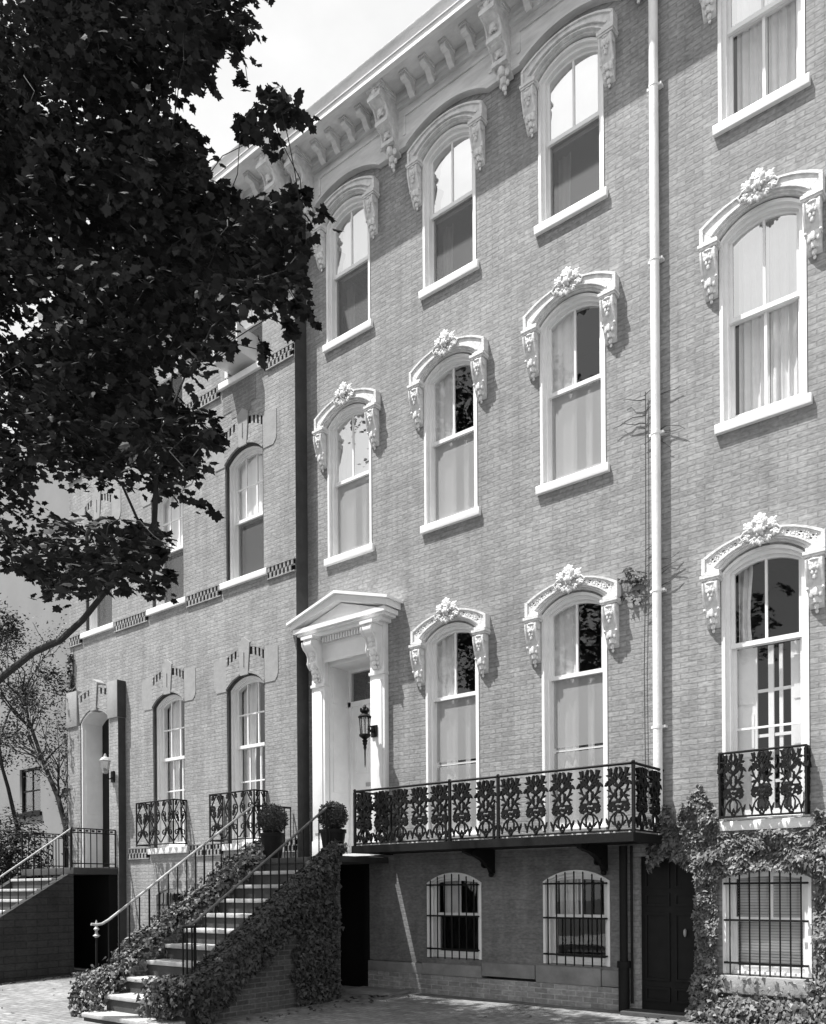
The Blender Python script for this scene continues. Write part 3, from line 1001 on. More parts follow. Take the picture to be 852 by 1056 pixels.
mb.box(DX - .41, DX + .41, y, y + .05, 2.12, 4.56)
for x0_, x1_ in ((DX - .34, DX - .04), (DX + .04, DX + .34)):
    for za, zb in ((2.30, 2.95), (3.45, 4.40)):
        mb.band([(x0_ + .03, za + .03), (x1_ - .03, za + .03), (x1_ - .03, zb - .03), (x0_ + .03, zb - .03), (x0_ + .03, za + .03)],
                [(x0_, za), (x1_, za), (x1_, zb), (x0_, zb), (x0_, za)], y - .014, y)
link('door', mb.mesh('door', M['white'], HM), door)
mb = MB(); mb.box(DX - .10, DX + .12, y - .016, y, 3.22, 3.285)
link('mail_slot', mb.mesh('mail_slot', M['brass'], HM, bevel=.004), door)
mb = MB(); mb.blob((DX + .35, y - .05, 3.15), .035, 10, 7); mb.tube([(DX + .35, y - .04, 3.15), (DX + .35, y, 3.15)], .014, 8)
link('door_knob', mb.mesh('door_knob', M['brass'], HM), door)
mb = MB(); mb.box(DX - .41, DX + .41, y + .01, y + .016, 4.64, 5.12)
tr_ = mb.mesh('transom_pane', M['glass'], HM, smooth=0)
link('transom_pane', tr_, door)
# white star shape in front of the transom glass
mb = MB()
c = Vector((DX + .10, y - .005, 4.87))
for k in range(10):
    d = Vector((math.cos(k * .628 + .3), 0, math.sin(k * .628 + .3)))
    L = .15 if k % 2 == 0 else .07
    mb.tube([c, c + d * L], .022, 5, .004)
mb.tube([c, c + Vector((0, 0, .35))], .006, 5)
link('transom_star', mb.mesh('transom_star', M['white'], HM), door)
mb = MB(); mb.box(DX - .6, DX + .6, y + .55, y + .6, 4.4, 5.4)
link('hall_wall', mb.mesh('hall_wall', M['black'], HM, smooth=0), door)

# downspout, white above the balcony and black iron below
px = -4.11
mb = MB()
mb.tube([(px, -.085, 2.3), (px, -.085, 13.25)], .055, 14)
for z in (3.45, 5.1, 7.0, 9.1, 11.2, 12.9):
    mb.tube([(px, -.085, z), (px, -.085, z + .04)], .0595, 14)
    mb.box(px - .09, px + .09, -.075, 0, z + .01, z + .04)
mb.build('downspout', M['pipe'], main, org=HM)
mb = MB()
mb.tube([(-4.56, -.10, .55), (-4.56, -.10, 2.05)], .05, 12)
mb.tube([(-4.56, -.10, 0.0), (-4.56, -.10, .56)], .068, 12)
mb.tube([(-4.56, -.10, .54), (-4.56, -.10, .62)], .085, 12)
mb.tube([(-4.47, -.06, .1), (-4.47, -.06, 2.05)], .018, 8)
mb.build('drainpipe', M['iron'], main, org=HM)

# basement door under the right end of the balcony
HD = (-2.0, 0, 0)
right = thing('brick_house', 'brick row house at the right edge with ivy around its barred basement window', 'house', HD)
holes = []
for x in (XD, XE):
    holes += [opening(x, HW, 10.38, 12.27, .22), opening(x, HW, 6.91, 9.0, .22), opening(x, HW, 2.30, 5.16, .21), opening(x, .485, .53, 1.60, .15)]
holes.append(opening(-4.03, .40, -.05, 1.92, 0))
wall('wall', [(XP + .002, -.25), (XR, -.25), (XR, 13.4), (XP + .002, 13.4), ][::1] if False else [(-4.598, -.25), (XR, -.25), (XR, 13.4), (XP + .002, 13.4), (XP + .002, 2.055), (-4.598, 2.055)], holes, 0.0, .30, M['brick'], right, HD)
for x, fl, st in ((XD, 4, 'sheer'), (XD, 3, 'sheer'), (XD, 2, 'shutters'), (XE, 4, 'sheer'), (XE, 3, 'sheer'), (XE, 2, 'shutters')):
    window(right, HD, x, 0, fl, st)
bwindow(right, HD, XD, 0, .485, .53, 1.60, .15, 1.17, blinds=True)
bwindow(right, HD, XE, 0, .485, .53, 1.60, .15, 1.17, blinds=True)
for x in (XD, XE):
    mb = MB(); mb.box(x - .50, x + .50, -.10, .15, .31, .515)
    mb.build('stone_sill', M['stone'], right, org=HD, bevel=.012)
bx2 = [-3.9, -1.9, .1]
cornice(right, HD, XP + .004, XR, bx2, spread(bx2[0] + .1, bx2[1] - .1, 4) + spread(bx2[1] + .1, bx2[2] - .1, 4), [XD, XE])
shell(right, HD, XP + .004, XR, .305, 9, 13.42)
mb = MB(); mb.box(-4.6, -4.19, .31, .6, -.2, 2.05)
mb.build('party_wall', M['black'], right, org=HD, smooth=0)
mb = MB()
mb.box(-4.43, -3.63, .14, .19, -.02, 1.92)
for x0_, x1_ in ((-4.38, -4.06), (-4.00, -3.68)):
    for za, zb in ((.12, .30), (.38, 1.22), (1.30, 1.46), (1.52, 1.84)):
        mb.band([(x0_ + .03, za + .03), (x1_ - .03, za + .03), (x1_ - .03, zb - .03), (x0_ + .03, zb - .03), (x0_ + .03, za + .03)],
                [(x0_, za), (x1_, za), (x1_, zb), (x0_, zb), (x0_, za)], .12, .14)
bd = mb.build('basement_door', M['dark_door'], right, org=HD)
mb = MB(); mb.blob((-3.86, .10, .98), (.02, .03, .05), 8, 6)
link('handle', mb.mesh('handle', M['brass'], HD), bd)
mb = MB(); mb.box(-4.5, -3.55, -.35, 0, -.1, .035)
mb.build('door_step', M['darkstone'], right, org=HD, bevel=.01)

# ------------------------------------------------------------------ the left house, standing a little forward
YL = -.265
HL = (-13.6, YL, 0)
left = thing('brick_house', 'three-storey pale brick house with keystone lintels and dogtooth brick bands behind the tree', 'house', HL)
LA, LB, LC = -11.45, -13.66, -16.02
LHW = .50
LD = {1: (2.36, 5.06, .22, 4.06), 2: (6.97, 9.02, .22, 8.04), 3: (10.50, 12.25, .2, 11.4)}
holes = []
for fl in (2, 3):
    for x in (LA, LB, LC):
        z0, zs, ri, _ = LD[fl]
        holes.append(opening(x, LHW, z0, zs, ri))
for x in (LA, LB):
    z0, zs, ri, _ = LD[1]
    holes.append(opening(x, LHW, z0, zs, ri))
holes.append(opening(-15.93, .54, 2.0, 5.03, .24))
holes.append(opening(LB, .42, .55, 1.45, .12)); holes.append(opening(LA, .42, .55, 1.45, .12))
wall('wall', [(-17.15, -.25), (XL - .002, -.25), (XL - .002, 13.35), (-17.15, 13.35)], holes, YL, YL + .40, M['brick_left'], left, HL)
shell(left, HL, -17.15, XL - .004, YL + .405, 9, 13.37)
mb = MB(); mb.box(XL - .001, XL + .006, YL, -.001, -.2, 13.30)  # thin dark strip that paints the shade of the return face
mb.build('return_shade_strip', M['shade_and_mould'], left, org=HL, smooth=0)

def ear_mesh(zs, s):
    mb = MB()
    a, b = s * LHW, s * (LHW + .34)
    mb.prism([(a, zs - .02), (b - s * .08, zs - .02), (b - s * .02, zs + .05), (b, zs + .12), (b, zs + .55), (a, zs + .60)], -.008, 0)
    return mb.mesh('lintel_ear', M['stone'])

def keystone_mesh(zs, rise):
    mb = MB()
    mb.prism([(-.10, zs + rise - .03), (.10, zs + rise - .03), (.15, zs + .74), (0, zs + .84), (-.15, zs + .74)], -.028, 0)
    mb.tube([(0, -.028, zs + rise + .12), (0, -.028, zs + .58)], .014, 6)
    return mb.mesh('keystone', M['stone'])

def larch_mesh(zs, rise):
    """flat brick arch with upright bricks leaving slits near its top"""
    mb = MB()
    O = arc(LHW + .002, zs + .60, .12, 20); I = arc(LHW + .002, zs + .0, rise, 20)
    for t0, t1, y in ((.93, 1.0, .022), (.36, .93, .012), (0, .10, .014)):
        mb.band(lerp_out(O, I, t1), lerp_out(O, I, t0), -y, 0)
    P0, P1 = lerp_out(O, I, .10), lerp_out(O, I, .36)
    for k in range(0, 20, 2):
        if abs(P0[k][0]) >= .13:
            mb.band([P1[k], P1[k + 1]], [P0[k], P0[k + 1]], -.012, 0)
    return mb.mesh('brick_arch', M['brick_left'])

def lback_mesh(zs, rise):
    mb = MB()
    O = arc(LHW, zs + .60, .12, 20); I = arc(LHW, zs, rise, 20)
    mb.band(lerp_out(O, I, .36), lerp_out(O, I, .08), -.003, 0)
    return mb.mesh('lintel_slits', M['black'])

def lwindow(xc, fl, style, muntx, muntz_u, muntz_l):
    z0, zs, ri, rail = LD[fl]
    W = link('window', cached(('lf', fl), lambda: frame_mesh(LHW, z0, zs, ri, .085)), left, (xc - HL[0], 0, 0))
    sub = lambda n, key, fn, loc=(0, 0, 0): link(n, cached(key, fn), W, loc)
    ih = LHW - .08
    def mould():
        mb = MB(); mb.band(outl(LHW - .03, z0, zs, ri - .03), outl(LHW - .002, z0, zs, ri - .002), .015, .072)
        return mb.mesh('brick_mould', M['shade_and_mould'])
    sub('brick_mould', ('lbm', fl), mould)
    sub('sash', ('lus', fl), lambda: sash_mesh(ih, rail - .03, zs, ri - .075, .17, True, muntx, muntz_u, .055))
    sub('sash', ('lls', fl), lambda: sash_mesh(ih, z0 + .03, rail + .02, 0, .215, False, muntx if fl == 1 else [], muntz_l, .075))
    sub('pane', ('lup', fl), lambda: pane_mesh(ih - .02, rail, zs, ri - .09, .188, M['glass']))
    sub('pane', ('llp', fl), lambda: pane_mesh(ih - .02, z0 + .06, rail, 0, .233, M['glass']))
    def sill():
        mb = MB()
        vs, fs = sill_geo(z0)
        mb.add([(x * 1.16, y, z) for x, y, z in vs], fs)
        return mb.mesh('sill', M['white'], bevel=.008)
    sub('sill', ('lsill', fl), sill)
    sub('lintel_ear', ('earl', fl), lambda: ear_mesh(zs, -1)); sub('lintel_ear', ('earr', fl), lambda: ear_mesh(zs, 1)); sub('keystone', ('key', fl), lambda: keystone_mesh(zs, ri))
    sub('brick_arch', ('larch', fl), lambda: larch_mesh(zs, ri))
    sub('lintel_slits', ('lsl', fl), lambda: lback_mesh(zs, ri))
    if style == 'blind':
        sub('blind_and_reflection', ('lrb', fl), lambda: shade_mesh(ih, rail - .05, zs + ri - .05, .26, False))
        sub('screen', ('lsc', fl), lambda: pane_mesh(ih - .03, z0 + .05, rail - .03, 0, .207, M['screen_dark']))
    else:
        sub('curtain', ('lc', fl), lambda: curtain_mesh(-ih, -.05, z0, zs + ri, .33, 3, .02, M['curtain'], .1, 3))
        sub('curtain', ('lc2', fl), lambda: curtain_mesh(ih, .2, z0, zs + ri, .33, 2, .02, M['curtain'], .1, 6))
for x in (LA, LB):
    lwindow(x, 1, 'curtain', [-.14, .14], [4.62], [3.45, 2.9])
for x in (LA, LB, LC):
    lwindow(x, 2, 'blind', [-.14, .14], [8.6], [])
    lwindow(x, 3, 'blind', [0.0], [], [])
for x in (LA, LB):
    W = link('window', cached('lbf', lambda: frame_mesh(.42, .55, 1.45, .12, .1)), left, (x - HL[0], 0, 0))
    link('pane', cached('lbp', lambda: pane_mesh(.35, .58, 1.44, .08, .24, M['glass'])), W)
    def lg():
        mb = MB()
        for k in range(7):
            xx = -.34 + .68 * k / 6
            mb.tube([(xx, .03, .52), (xx, .03, 1.5)], .011, 6)
        mb.box(-.42, .42, .02, .04, .75, .775); mb.box(-.42, .42, .02, .04, 1.25, 1.275)
        return mb.mesh('window_grille', M['iron'])
    link('window_grille', cached('lbg', lg), W)

def dogtooth(z, segs):
    for a, b in segs:
        mb = MB(); bk = MB()
        bk.box(a, b, YL - .003, YL, z, z + .20)  # black backing paints the shade in the gaps between the teeth
        n = int((b - a) / .094)
        mb.box(a, b, YL - .032, YL - .0035, z - .012, z + .008)
        mb.box(a, b, YL - .032, YL - .0035, z + .192, z + .212)
        mb.box(a, b, YL - .022, YL - .0035, z + .092, z + .108)
        for r_ in range(2):
            for k in range(n):
                x = a + (k + (.15 if r_ else .6)) * (b - a) / n
                if x + .046 > b: continue
                mb.box(x, x + .046, YL - .028, YL - .0035, z + .0085 + .1 * r_, z + .0915 + .1 * r_)
        o = mb.build('dogtooth_band', M['brick_left'], left, org=HL, smooth=0)
        link('band_painted_shade', bk.mesh('band_painted_shade', M['black'], HL, smooth=0), o)
e = .61
for z in (6.76, 10.28):
    dogtooth(z, [(-17.14, LC - e), (LC + e, LB - e), (LB + e, LA - e), (LA + e, XL - .01)])
dogtooth(2.17, [(-15.0, LB - e), (LB + e, LA - e), (LA + e, XL - .01)])
# patched brick under one upper sill
mb = MB(); mb.box(-11.98, -11.12, YL - .006, YL, 9.92, 10.36); mb.box(-11.75, -11.25, YL - .005, YL, 9.78, 9.92)
mb.build('brick_patch', brick('patched_brick', 0.19, 0.15, 0.22), left, org=HL, smooth=0)
bx3 = [-17.0, -14.84, -12.55, -10.36]
cornice(left, HL, -17.15, XL - .004, bx3, spread(bx3[0] + .1, bx3[1] - .1, 4) + spread(bx3[1] + .1, bx3[2] - .1, 4) + spread(bx3[2] + .1, bx3[3] - .1, 4), [LC, LB, LA], yw=YL)

# portal of the left house
PX, PH = -15.93, .54
mb = MB(); mb.box(-16.95, -16.47, -.43, YL - .001, -.2, 4.98)
portal = mb.build('portal', M['brick_left'], left, org=HL, smooth=0)
mb = MB(); mb.box(-15.39, -15.08, -.43, YL - .001, -.2, 4.98)
link('pier', mb.mesh('pier', M['brick_left'], HL, smooth=0), portal)
for a, b in ((-16.96, -16.55), (-15.41, -15.06)):
    mb = MB(); mb.box(a, b, -.46, YL - .002, 4.98, 5.72)
    link('lintel_block', mb.mesh('lintel_block', M['stone'], HL, bevel=.012), portal)
mb = MB()
O = arc(PH + .06, 5.62, .10, 16, PX); I = arc(PH, 5.03, .24, 16, PX)
mb.band(lerp_out(O, I, 1), lerp_out(O, I, .36), -.435, YL - .003); mb.band(lerp_out(O, I, .10), O, -.437, YL - .003)
P0, P1 = lerp_out(O, I, .10), lerp_out(O, I, .36)
for k in range(0, 16, 2):
    mb.band([P1[k], P1[k + 1]], [P0[k], P0[k + 1]], -.434, YL - .003)
mb.prism([(PX - .10, 5.22), (PX + .10, 5.22), (PX + .15, 5.78), (PX, 5.87), (PX - .15, 5.78)], -.46, YL - .003)
link('portal_arch', mb.mesh('portal_arch', M['brick_left'], HL), portal)
mb = MB(); mb.box(-15.0795, -15.0735, -.428, YL - .001, -.2, 4.975); mb.box(-15.0595, -15.0535, -.455, YL - .001, 4.985, 5.715)  # dark sheets over pier and block sides, their shade put into colour
link('pier_side_shade', mb.mesh('pier_side_shade', M['shade_and_mould'], HL, smooth=0), portal)
mb = MB(); mb.band(P1, P0, -.40, YL - .004)
link('lintel_slits', mb.mesh('lintel_slits', M['black'], HL), portal)
mb = MB()
mb.band([(x + PX, z) for x, z in outl(PH - .045, 2.0, 5.03, .195)], [(x + PX, z) for x, z in outl(PH - .004, 2.0, 5.03, .236)], -.405, .09)
for za, zb in ((2.2, 3.0), (3.15, 4.9)):
    mb.box(PX - PH + .045, PX - PH + .055, -.33, .02, za, zb)
df = mb.build('door_frame', M['white'], left, org=HL)
mb = MB(); mb.prism(opening(PX, PH - .05, 2.0, 5.03, .19), .05, .08)
link('door', mb.mesh('door', M['dark_door'], HL), df)
mb = MB(); mb.box(PX - .30, PX - .10, .02, .052, 4.1, 4.35)
link('notice', mb.mesh('notice', M['white'], HL), df)
mb = MB(); mb.box(-17.0, -15.10, -.44, .1, 1.92, 2.02)
mb.build('threshold', M['darkstone'], left, org=HL)

def hanging_lantern(name, label, px_, py_, pz, s):
    """post-top wall lantern held off the wall on a bracket"""
    t = thing(name, label, 'lantern', (px_, py_, pz))
    mb = MB()
    mb.tube([(0, .16, -.20), (0, .10, -.24), (0, .02, -.22), (0, 0, -.15)], .013, 6)
    mb.box(-.05, .05, .15, .19, -.30, -.08)
    mb.build('bracket', M['iron'], t)
    mb = MB(); mb.lathe([(.02, -.15), (.06, -.13), (.065, -.11), (.10, .10), (.115, .11), (.07, .17), (.03, .19), (.022, .23), (.0, .26)], seg=6)
    mb.build('lamp_head', M['rail'], t)
    mb = MB(); mb.lathe([(.068, -.10), (.10, .09)], seg=6)
    mb.build('lamp_glass', M['lampglass'], t, smooth=0)
    return t
hanging_lantern('wall_lantern', 'small pale lantern on the brick pier beside the left house doorway', -15.24, -.615, 4.0, 1)

# air conditioner in an upper window of the left house
t = thing('air_conditioner', 'white window air conditioner sticking out over an upper sill of the left house', 'air conditioner', (LA - .05, YL, 10.56))
mb = MB(); mb.box(-.34, .30, -.34, .18, .05, .50)
mb.build('casing', M['metal'], t, bevel=.012)
mb = MB()
for k in range(9):
    mb.box(-.30, .26, -.347, -.338, .09 + .043 * k, .105 + .043 * k)
mb.build('grille', M['dark_door'], t, smooth=0)
mb = MB(); mb.box(-.42, -.345, -.02, .02, 0.0, .62)
mb.build('side_panel', M['white'], t)

# ------------------------------------------------------------------ iron balcony across the main house
def swirl(cx, cz, r, a0, turns, n=14, shrink=.35):
    return [(cx + r * (1 - (1 - shrink) * i / n) * math.cos(a0 + turns * 6.283 * i / n), cz + r * (1 - (1 - shrink) * i / n) * math.sin(a0 + turns * 6.283 * i / n)) for i in range(n + 1)]

def leafshape(mb, x, z, a, L, wd, y0, y1):
    d = Vector((math.cos(a), math.sin(a))); s = Vector((-d.y, d.x))
    p = Vector((x, z))
    pts = []
    prof = [(0, .1), (.2, .75), (.35, .55), (.5, 1.0), (.65, .6), (.8, .55), (1, 0)]
    for u, h in prof:
        pts.append(p + d * L * u + s * wd * h)
    for u, h in prof[-2::-1]:
        pts.append(p + d * L * u - s * wd * h)
    mb.prism([tuple(q) for q in pts], y0, y1)

def panel_mesh(H=.70, W=.30, sq=.92):
    """cast iron panel of mirrored vines, leaves and scrolls"""
    mb = MB()
    h = W / 2
    for s in (-1, 1):
        q = [0]
        def y():
            q[0] += 1
            e = .0006 * q[0] + (.0003 if s > 0 else 0)
            return -.011 - e, .011 + e
        rib = lambda pts, w_: mb.ribbon([(s * x, z) for x, z in pts], w_ * .74, *y())
        lf = lambda x, z, a, L, w_: leafshape(mb, s * x, z, a if s > 0 else math.pi - a, L, w_ * .54, *y())
        # lower arch and legs
        rib([(.02, 0), (.05, .06), (.055, .13), (.02, .19)], .022)
        rib([(.14, 0), (.125, .07), (.10, .13), (.06, .17), (.02, .19)], .022)
        lf(.135, .03, 1.2, .10, .028); lf(.05, .03, .9, .08, .024); lf(.02, .02, 1.9, .07, .02)
        # woven middle band
        rib(swirl(.085, .245, .055, -1.6, 1.3), .024)
        rib([(.0, .19), (.05, .215), (.12, .20), (.145, .235)], .022)
        rib([(.0, .31), (.05, .29), (.12, .30), (.145, .26)], .022)
        lf(.02, .25, .2, .12, .035); lf(.13, .21, 2.2, .09, .03); lf(.03, .20, 1.2, .11, .03)
        # crossing vines
        rib([(.0, .31), (.05, .37), (.105, .43), (.13, .50), (.11, .56)], .022)
        rib([(.125, .31), (.07, .38), (.02, .45), (.0, .48)], .022)
        lf(.06, .38, -.2, .09, .034); lf(.09, .42, .4, .07, .026); lf(.125, .49, 2.3, .10, .034); lf(.03, .36, 1.4, .09, .028)
        # top leaves and flared ends
        rib(swirl(.07, .565, .05, .3, -1.2), .022)
        rib([(0, .48), (.04, .53), (.10, .60), (.135, .69)], .024)
        rib([(.02, .70), (.03, .64), (.0, .58)], .02)
        lf(.10, .60, .2, .065, .03); lf(.11, .60, 1.7, .10, .034); lf(.02, .56, 1.0, .10, .03); lf(.05, .63, 1.9, .08, .026); lf(.13, .55, -.9, .08, .028)
        lf(.01, .47, .6, .08, .026)
    for z, r in ((.0, .02), (.31, .028), (.48, .026), (.25, .022), (.19, .024)):
        mb.tube([(0, -.02, z + .001), (0, .02, z + .001)], r, 8)
    mb.box(-h + .02, h - .02, -.009, .009, .300, .312)
    mb.v = [(x * sq, y_, z) for x, y_, z in mb.v]
    return mb.mesh('railing_panel', M['iron'], smooth=0)
PANEL = panel_mesh()

BX0, BX1, BY = -8.36, -4.08, -.86
bal = thing('iron_balcony', 'long black cast-iron balcony with lacy vine panels across the basement storey', 'balcony', (-6.26, 0, 2.1))
BO = (-6.26, 0, 2.1)
mb = MB(); mb.box(BX0, BX1, BY - .03, -.001, 2.07, 2.13)
mb.box(BX0 - .02, BX1 + .02, BY - .055, BY - .03, 2.055, 2.16); mb.box(BX0 - .02, BX0 + .0, BY - .03, -.002, 2.055, 2.16); mb.box(BX1, BX1 + .02, BY - .03, -.002, 2.055, 2.16)
mb.build('floor', M['iron'], bal, org=BO)
mb = MB()
mb.box(BX0 + .03, BX1 - .03, BY + .02, BY + .07, 2.13, 2.20); mb.box(BX1 - .08, BX1 - .03, BY + .07, -.1, 2.13, 2.20)
mb.build('floor_edge', M['trim'], bal, org=BO)
zr = 2.95
mb = MB()
mb.tube([(BX0, -.005, zr), (BX0, BY, zr), (BX1 - .06, BY, zr), (BX1 - .02, BY + .02, zr), (BX1, BY + .06, zr), (BX1, -.005, zr)], .017, 8)
mb.tube([(BX0, -.005, 2.19), (BX0, BY, 2.19), (BX1, BY, 2.19), (BX1, -.005, 2.19)], .011, 6)
mb.build('top_rail', M['iron'], bal, org=BO)
posts = [BX0, -6.93, -6.03, -5.93 + 1.0 * 0 - .0, BX1]
for x in (BX0, -6.66, -5.90, BX1):
    mb = MB(); mb.box(x - .017, x + .017, BY - .017, BY + .017, 2.06, zr - .012)
    mb.blob((x, BY, zr + .012), (.024, .024, .024), 7, 5)
    link('post', mb.mesh('post', M['iron'], BO), bal)
for x in (-6.73, -5.97):
    mb = MB(); mb.box(x - .013, x + .013, BY - .013, BY + .013, 2.06, 2.60); mb.tube([(x, BY, 2.60), (x + .025, BY, 2.645), (x + .05, BY, 2.62)], .011, 6)
    link('prop', mb.mesh('prop', M['iron'], BO), bal)
for x in (BX0, BX1):
    mb = MB(); mb.box(x - .012, x + .012, -.05, -.03, 2.06, zr - .012)
    link('post', mb.mesh('post', M['iron'], BO), bal)
n = 0
for a, b, k in ((BX0, -6.66, 5), (-6.66, -5.90, 2), (-5.90, BX1, 5)):
    for i in range(k):
        x = a + (b - a) * (i + .5) / k
        o = link('railing_panel', PANEL, bal, (x - BO[0], BY, 2.215 - BO[2]))
for x in (BX0, BX1):
    for yy in (BY + .23, BY + .60):
        o = link('railing_panel', PANEL, bal, (x - BO[0], yy, 2.215 - BO[2]))
        o.rotation_euler = (0, 0, R(90))
def bal_bracket():
    mb = MB()
    prof = [(-.78, 0), (0, 0), (0, -.62), (-.06, -.62), (-.10, -.50), (-.22, -.40), (-.30, -.30), (-.46, -.20), (-.62, -.16), (-.76, -.10)]
    mb.prismx(prof, -.035, .035)
    for s in (-1, 1):
        mb.tube([(s * .05, -.55, -.10), (s * .03, -.55, -.10)], .075, 12)
        mb.tube([(s * .05, -.16, -.40), (s * .03, -.16, -.40)], .09, 12)
    mb.blob((0, -.05, -.66), (.04, .05, .07), 7, 5)
    mb.v = [(x, y * .92, z * .52) for x, y, z in mb.v]
    return mb.mesh('bracket', M['iron'])
bb = bal_bracket()
for x in (-6.55, -4.85):
    link('bracket', bb, bal, (x - BO[0], 0, 2.068 - BO[2]))

# coach lantern by the main door
t = thing('coach_lantern', 'black coach lantern with a long tail on the white door pilaster', 'lantern', (-8.62, -.34, 4.0))
mb = MB()
mb.box(-.06, .06, .205, .225, -.13, .05)
mb.tube([(0, .21, -.04), (0, .13, -.05), (0, .07, -.02)], .018, 6)
mb.tube([(0, .21, .03), (0, .12, .02), (0, .07, .0)], .014, 6)
mb.blob((0, .17, -.04), (.03, .03, .04), 7, 5)
mb.build('wall_bracket', M['iron'], t)
mb = MB()
for k in range(8):
    a = k * math.pi / 4
    mb.tube([(.066 * math.cos(a), .066 * math.sin(a), -.12), (.085 * math.cos(a), .085 * math.sin(a), .13)], .007, 5)
mb.lathe([(.03, -.19), (.055, -.17), (.09, -.145), (.09, -.12)], seg=12)
mb.lathe([(.10, .13), (.105, .15), (.06, .19), (.04, .20)], seg=12)
mb.build('lantern_cage', M['iron'], t)
mb = MB(); mb.lathe([(.062, -.12), (.08, .13)], seg=12)
mb.build('lamp_glass', M['lampglass'], t)
mb = MB(); mb.tube([(0, 0, -.12), (0, 0, .02)], .016, 8)
mb.build('candle', M['white'], t)
mb = MB()
mb.lathe([(.045, .20), (.075, .235), (.05, .25), (.022, .27), (.035, .29), (.012, .33)], seg=12)
for k in range(6):
    a = k * math.pi / 3
    mb.blob((.06 * math.cos(a), .06 * math.sin(a), .255), (.018, .018, .03), 6, 4)
mb.build('crown', M['iron'], t)
mb = MB()
mb.lathe([(.022, -.19), (.045, -.215), (.03, -.24), (.038, -.26), (.02, -.29), (.024, -.32), (.012, -.36), (.009, -.58), (.003, -.62)], seg=10)
mb.build('tail', M['iron'], t)

# window railings of the left house and the right house
def scroll_panel(W, H):
    mb = MB()
    k = 0
    for s in (-1, 1):
        k += 1
        y0, y1 = -.008 - .0004 * k, .008 + .0004 * k
        c = lambda pts: [(s * x, z) for x, z in pts]
        mb.ribbon(c([(W * .5, .02), (W * .32, H * .12), (W * .1, H * .22), (W * .03, H * .33), (W * .18, H * .45), (W * .42, H * .58), (W * .45, H * .7), (W * .25, H * .85), (W * .05, H * .98)]), .016, y0, y1)
        mb.ribbon(c(swirl(W * .25, H * .68, W * .16, .5, 1.2)), .014, y0 - .001, y1 + .001)
        mb.ribbon(c(swirl(W * .26, H * .25, W * .17, 3.6, -1.2)), .014, y0 - .0015, y1 + .0015)
        leafshape(mb, s * W * .1, H * .5, 1.2 if s > 0 else math.pi - 1.2, H * .2, W * .1, y0 - .002, y1 + .002)
        leafshape(mb, s * W * .34, H * .88, 1.9 if s > 0 else math.pi - 1.9, H * .14, W * .09, y0 - .0025, y1 + .0025)
    mb.box(-.05, .05, -.012, .012, H * .30, H * .36)
    return mb.mesh('scroll_panel', M['iron'], smooth=0)
def juliet(label, x, y0, z, w_, h_, depth, panel, n, group=None, ph=1.0):
    t = thing('window_railing', label, 'railing', (x, y0, z), group)
    mb = MB()
    hw = w_ / 2
    for zz, r in ((0, .012), (h_, .014)):
        mb.tube([(-hw, -.005, zz), (-hw, -depth, zz), (hw, -depth, zz), (hw, -.005, zz)], r, 6)
    for xx in (-hw, hw):
        mb.box(xx - .011, xx + .011, -depth - .011, -depth + .011, -.02, h_ + .01)
        mb.box(xx - .009, xx + .009, -.03, -.012, 0, h_)
    mb.build('rail_frame', M['iron'], t)
    for i in range(n):
        link('scroll_panel', panel, t, (-hw + w_ * (i + .5) / n, -depth, .012)).scale = (ph, 1, 1)
    for s in (-1, 1):
        o = link('scroll_panel', panel, t, (s * hw, -depth / 2 - .01, .012))
        o.rotation_euler = (0, 0, R(90)); o.scale = (min(1, depth / (w_ / n)), 1, 1)
    return t
P1 = scroll_panel(.36, .78)
juliet('scrolled iron window guard on the left house, the one nearer the main stoop', LA - .02, YL, 2.40, 1.16, .80, .30, P1, 3, 'iron window guards of the left house')
juliet('scrolled iron window guard on the left house, next to its portal', LB - .02, YL, 2.40, 1.16, .80, .30, P1, 3, 'iron window guards of the left house')
P2m = PANEL.copy(); P2m.name = 'vine_panel'
t = juliet('lacy cast-iron guard before the shuttered window over the ivy', XD, 0, 2.33, .93, .73, .13, P2m, 3, ph=.84)

# ------------------------------------------------------------------ the main stoop
N, G, RI, YT, ZT = 10, .30, .204, -1.10, 2.02
SX0, SX1 = -10.06, -8.78
st = thing('stone_stoop', 'steep stone stoop with ivy-covered side walls up to the white doorway', 'stoop', (-9.3, -2.5, 0))
SO = (-9.3, -2.5, 0)
for i in range(1, N + 1):
    y = YT - G * i
    z = ZT - RI * i
    x0_, x1_ = SX0, SX1
    if i >= N: x0_, x1_ = SX0 - .06, SX1 + .36
    elif i == N - 1: x0_, x1_ = SX0 - .02, SX1 + .12
    mb = MB()
    mb.box(x0_, x1_, y - .03, y + G + .02, z - .055, z)
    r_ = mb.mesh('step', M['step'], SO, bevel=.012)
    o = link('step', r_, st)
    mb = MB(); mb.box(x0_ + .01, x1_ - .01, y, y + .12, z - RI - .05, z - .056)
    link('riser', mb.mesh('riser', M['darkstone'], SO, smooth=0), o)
mb = MB()
mb.box(SX0 - .42, -8.45, YT - .03, -.002, ZT - .09, ZT)
mb.build('landing', M['darkstone'], st, org=SO, bevel=.012)
mb = MB(); mb.box(SX0 - .36, -8.53, YT, YT + .1, 1.78, ZT - .092)
mb.build('riser', M['darkstone'], st, org=SO, smooth=0)
def cheek(x0_, x1_, yend):
    mb = MB()
    zb = lambda y: ZT + (y - YT) * RI / G
    mb.prismx([(-1.0, -.3), (yend, -.3), (yend, max(.25, zb(yend) + .06)), (yend + .25, zb(yend + .25) + .08), (YT - .05, ZT - .095), (-1.0, ZT - .095)], x0_, x1_)
    return mb
o = cheek(-8.78 + .002, -8.53, -3.45).build('side_wall', M['brick_stoop'], st, org=SO, smooth=0)
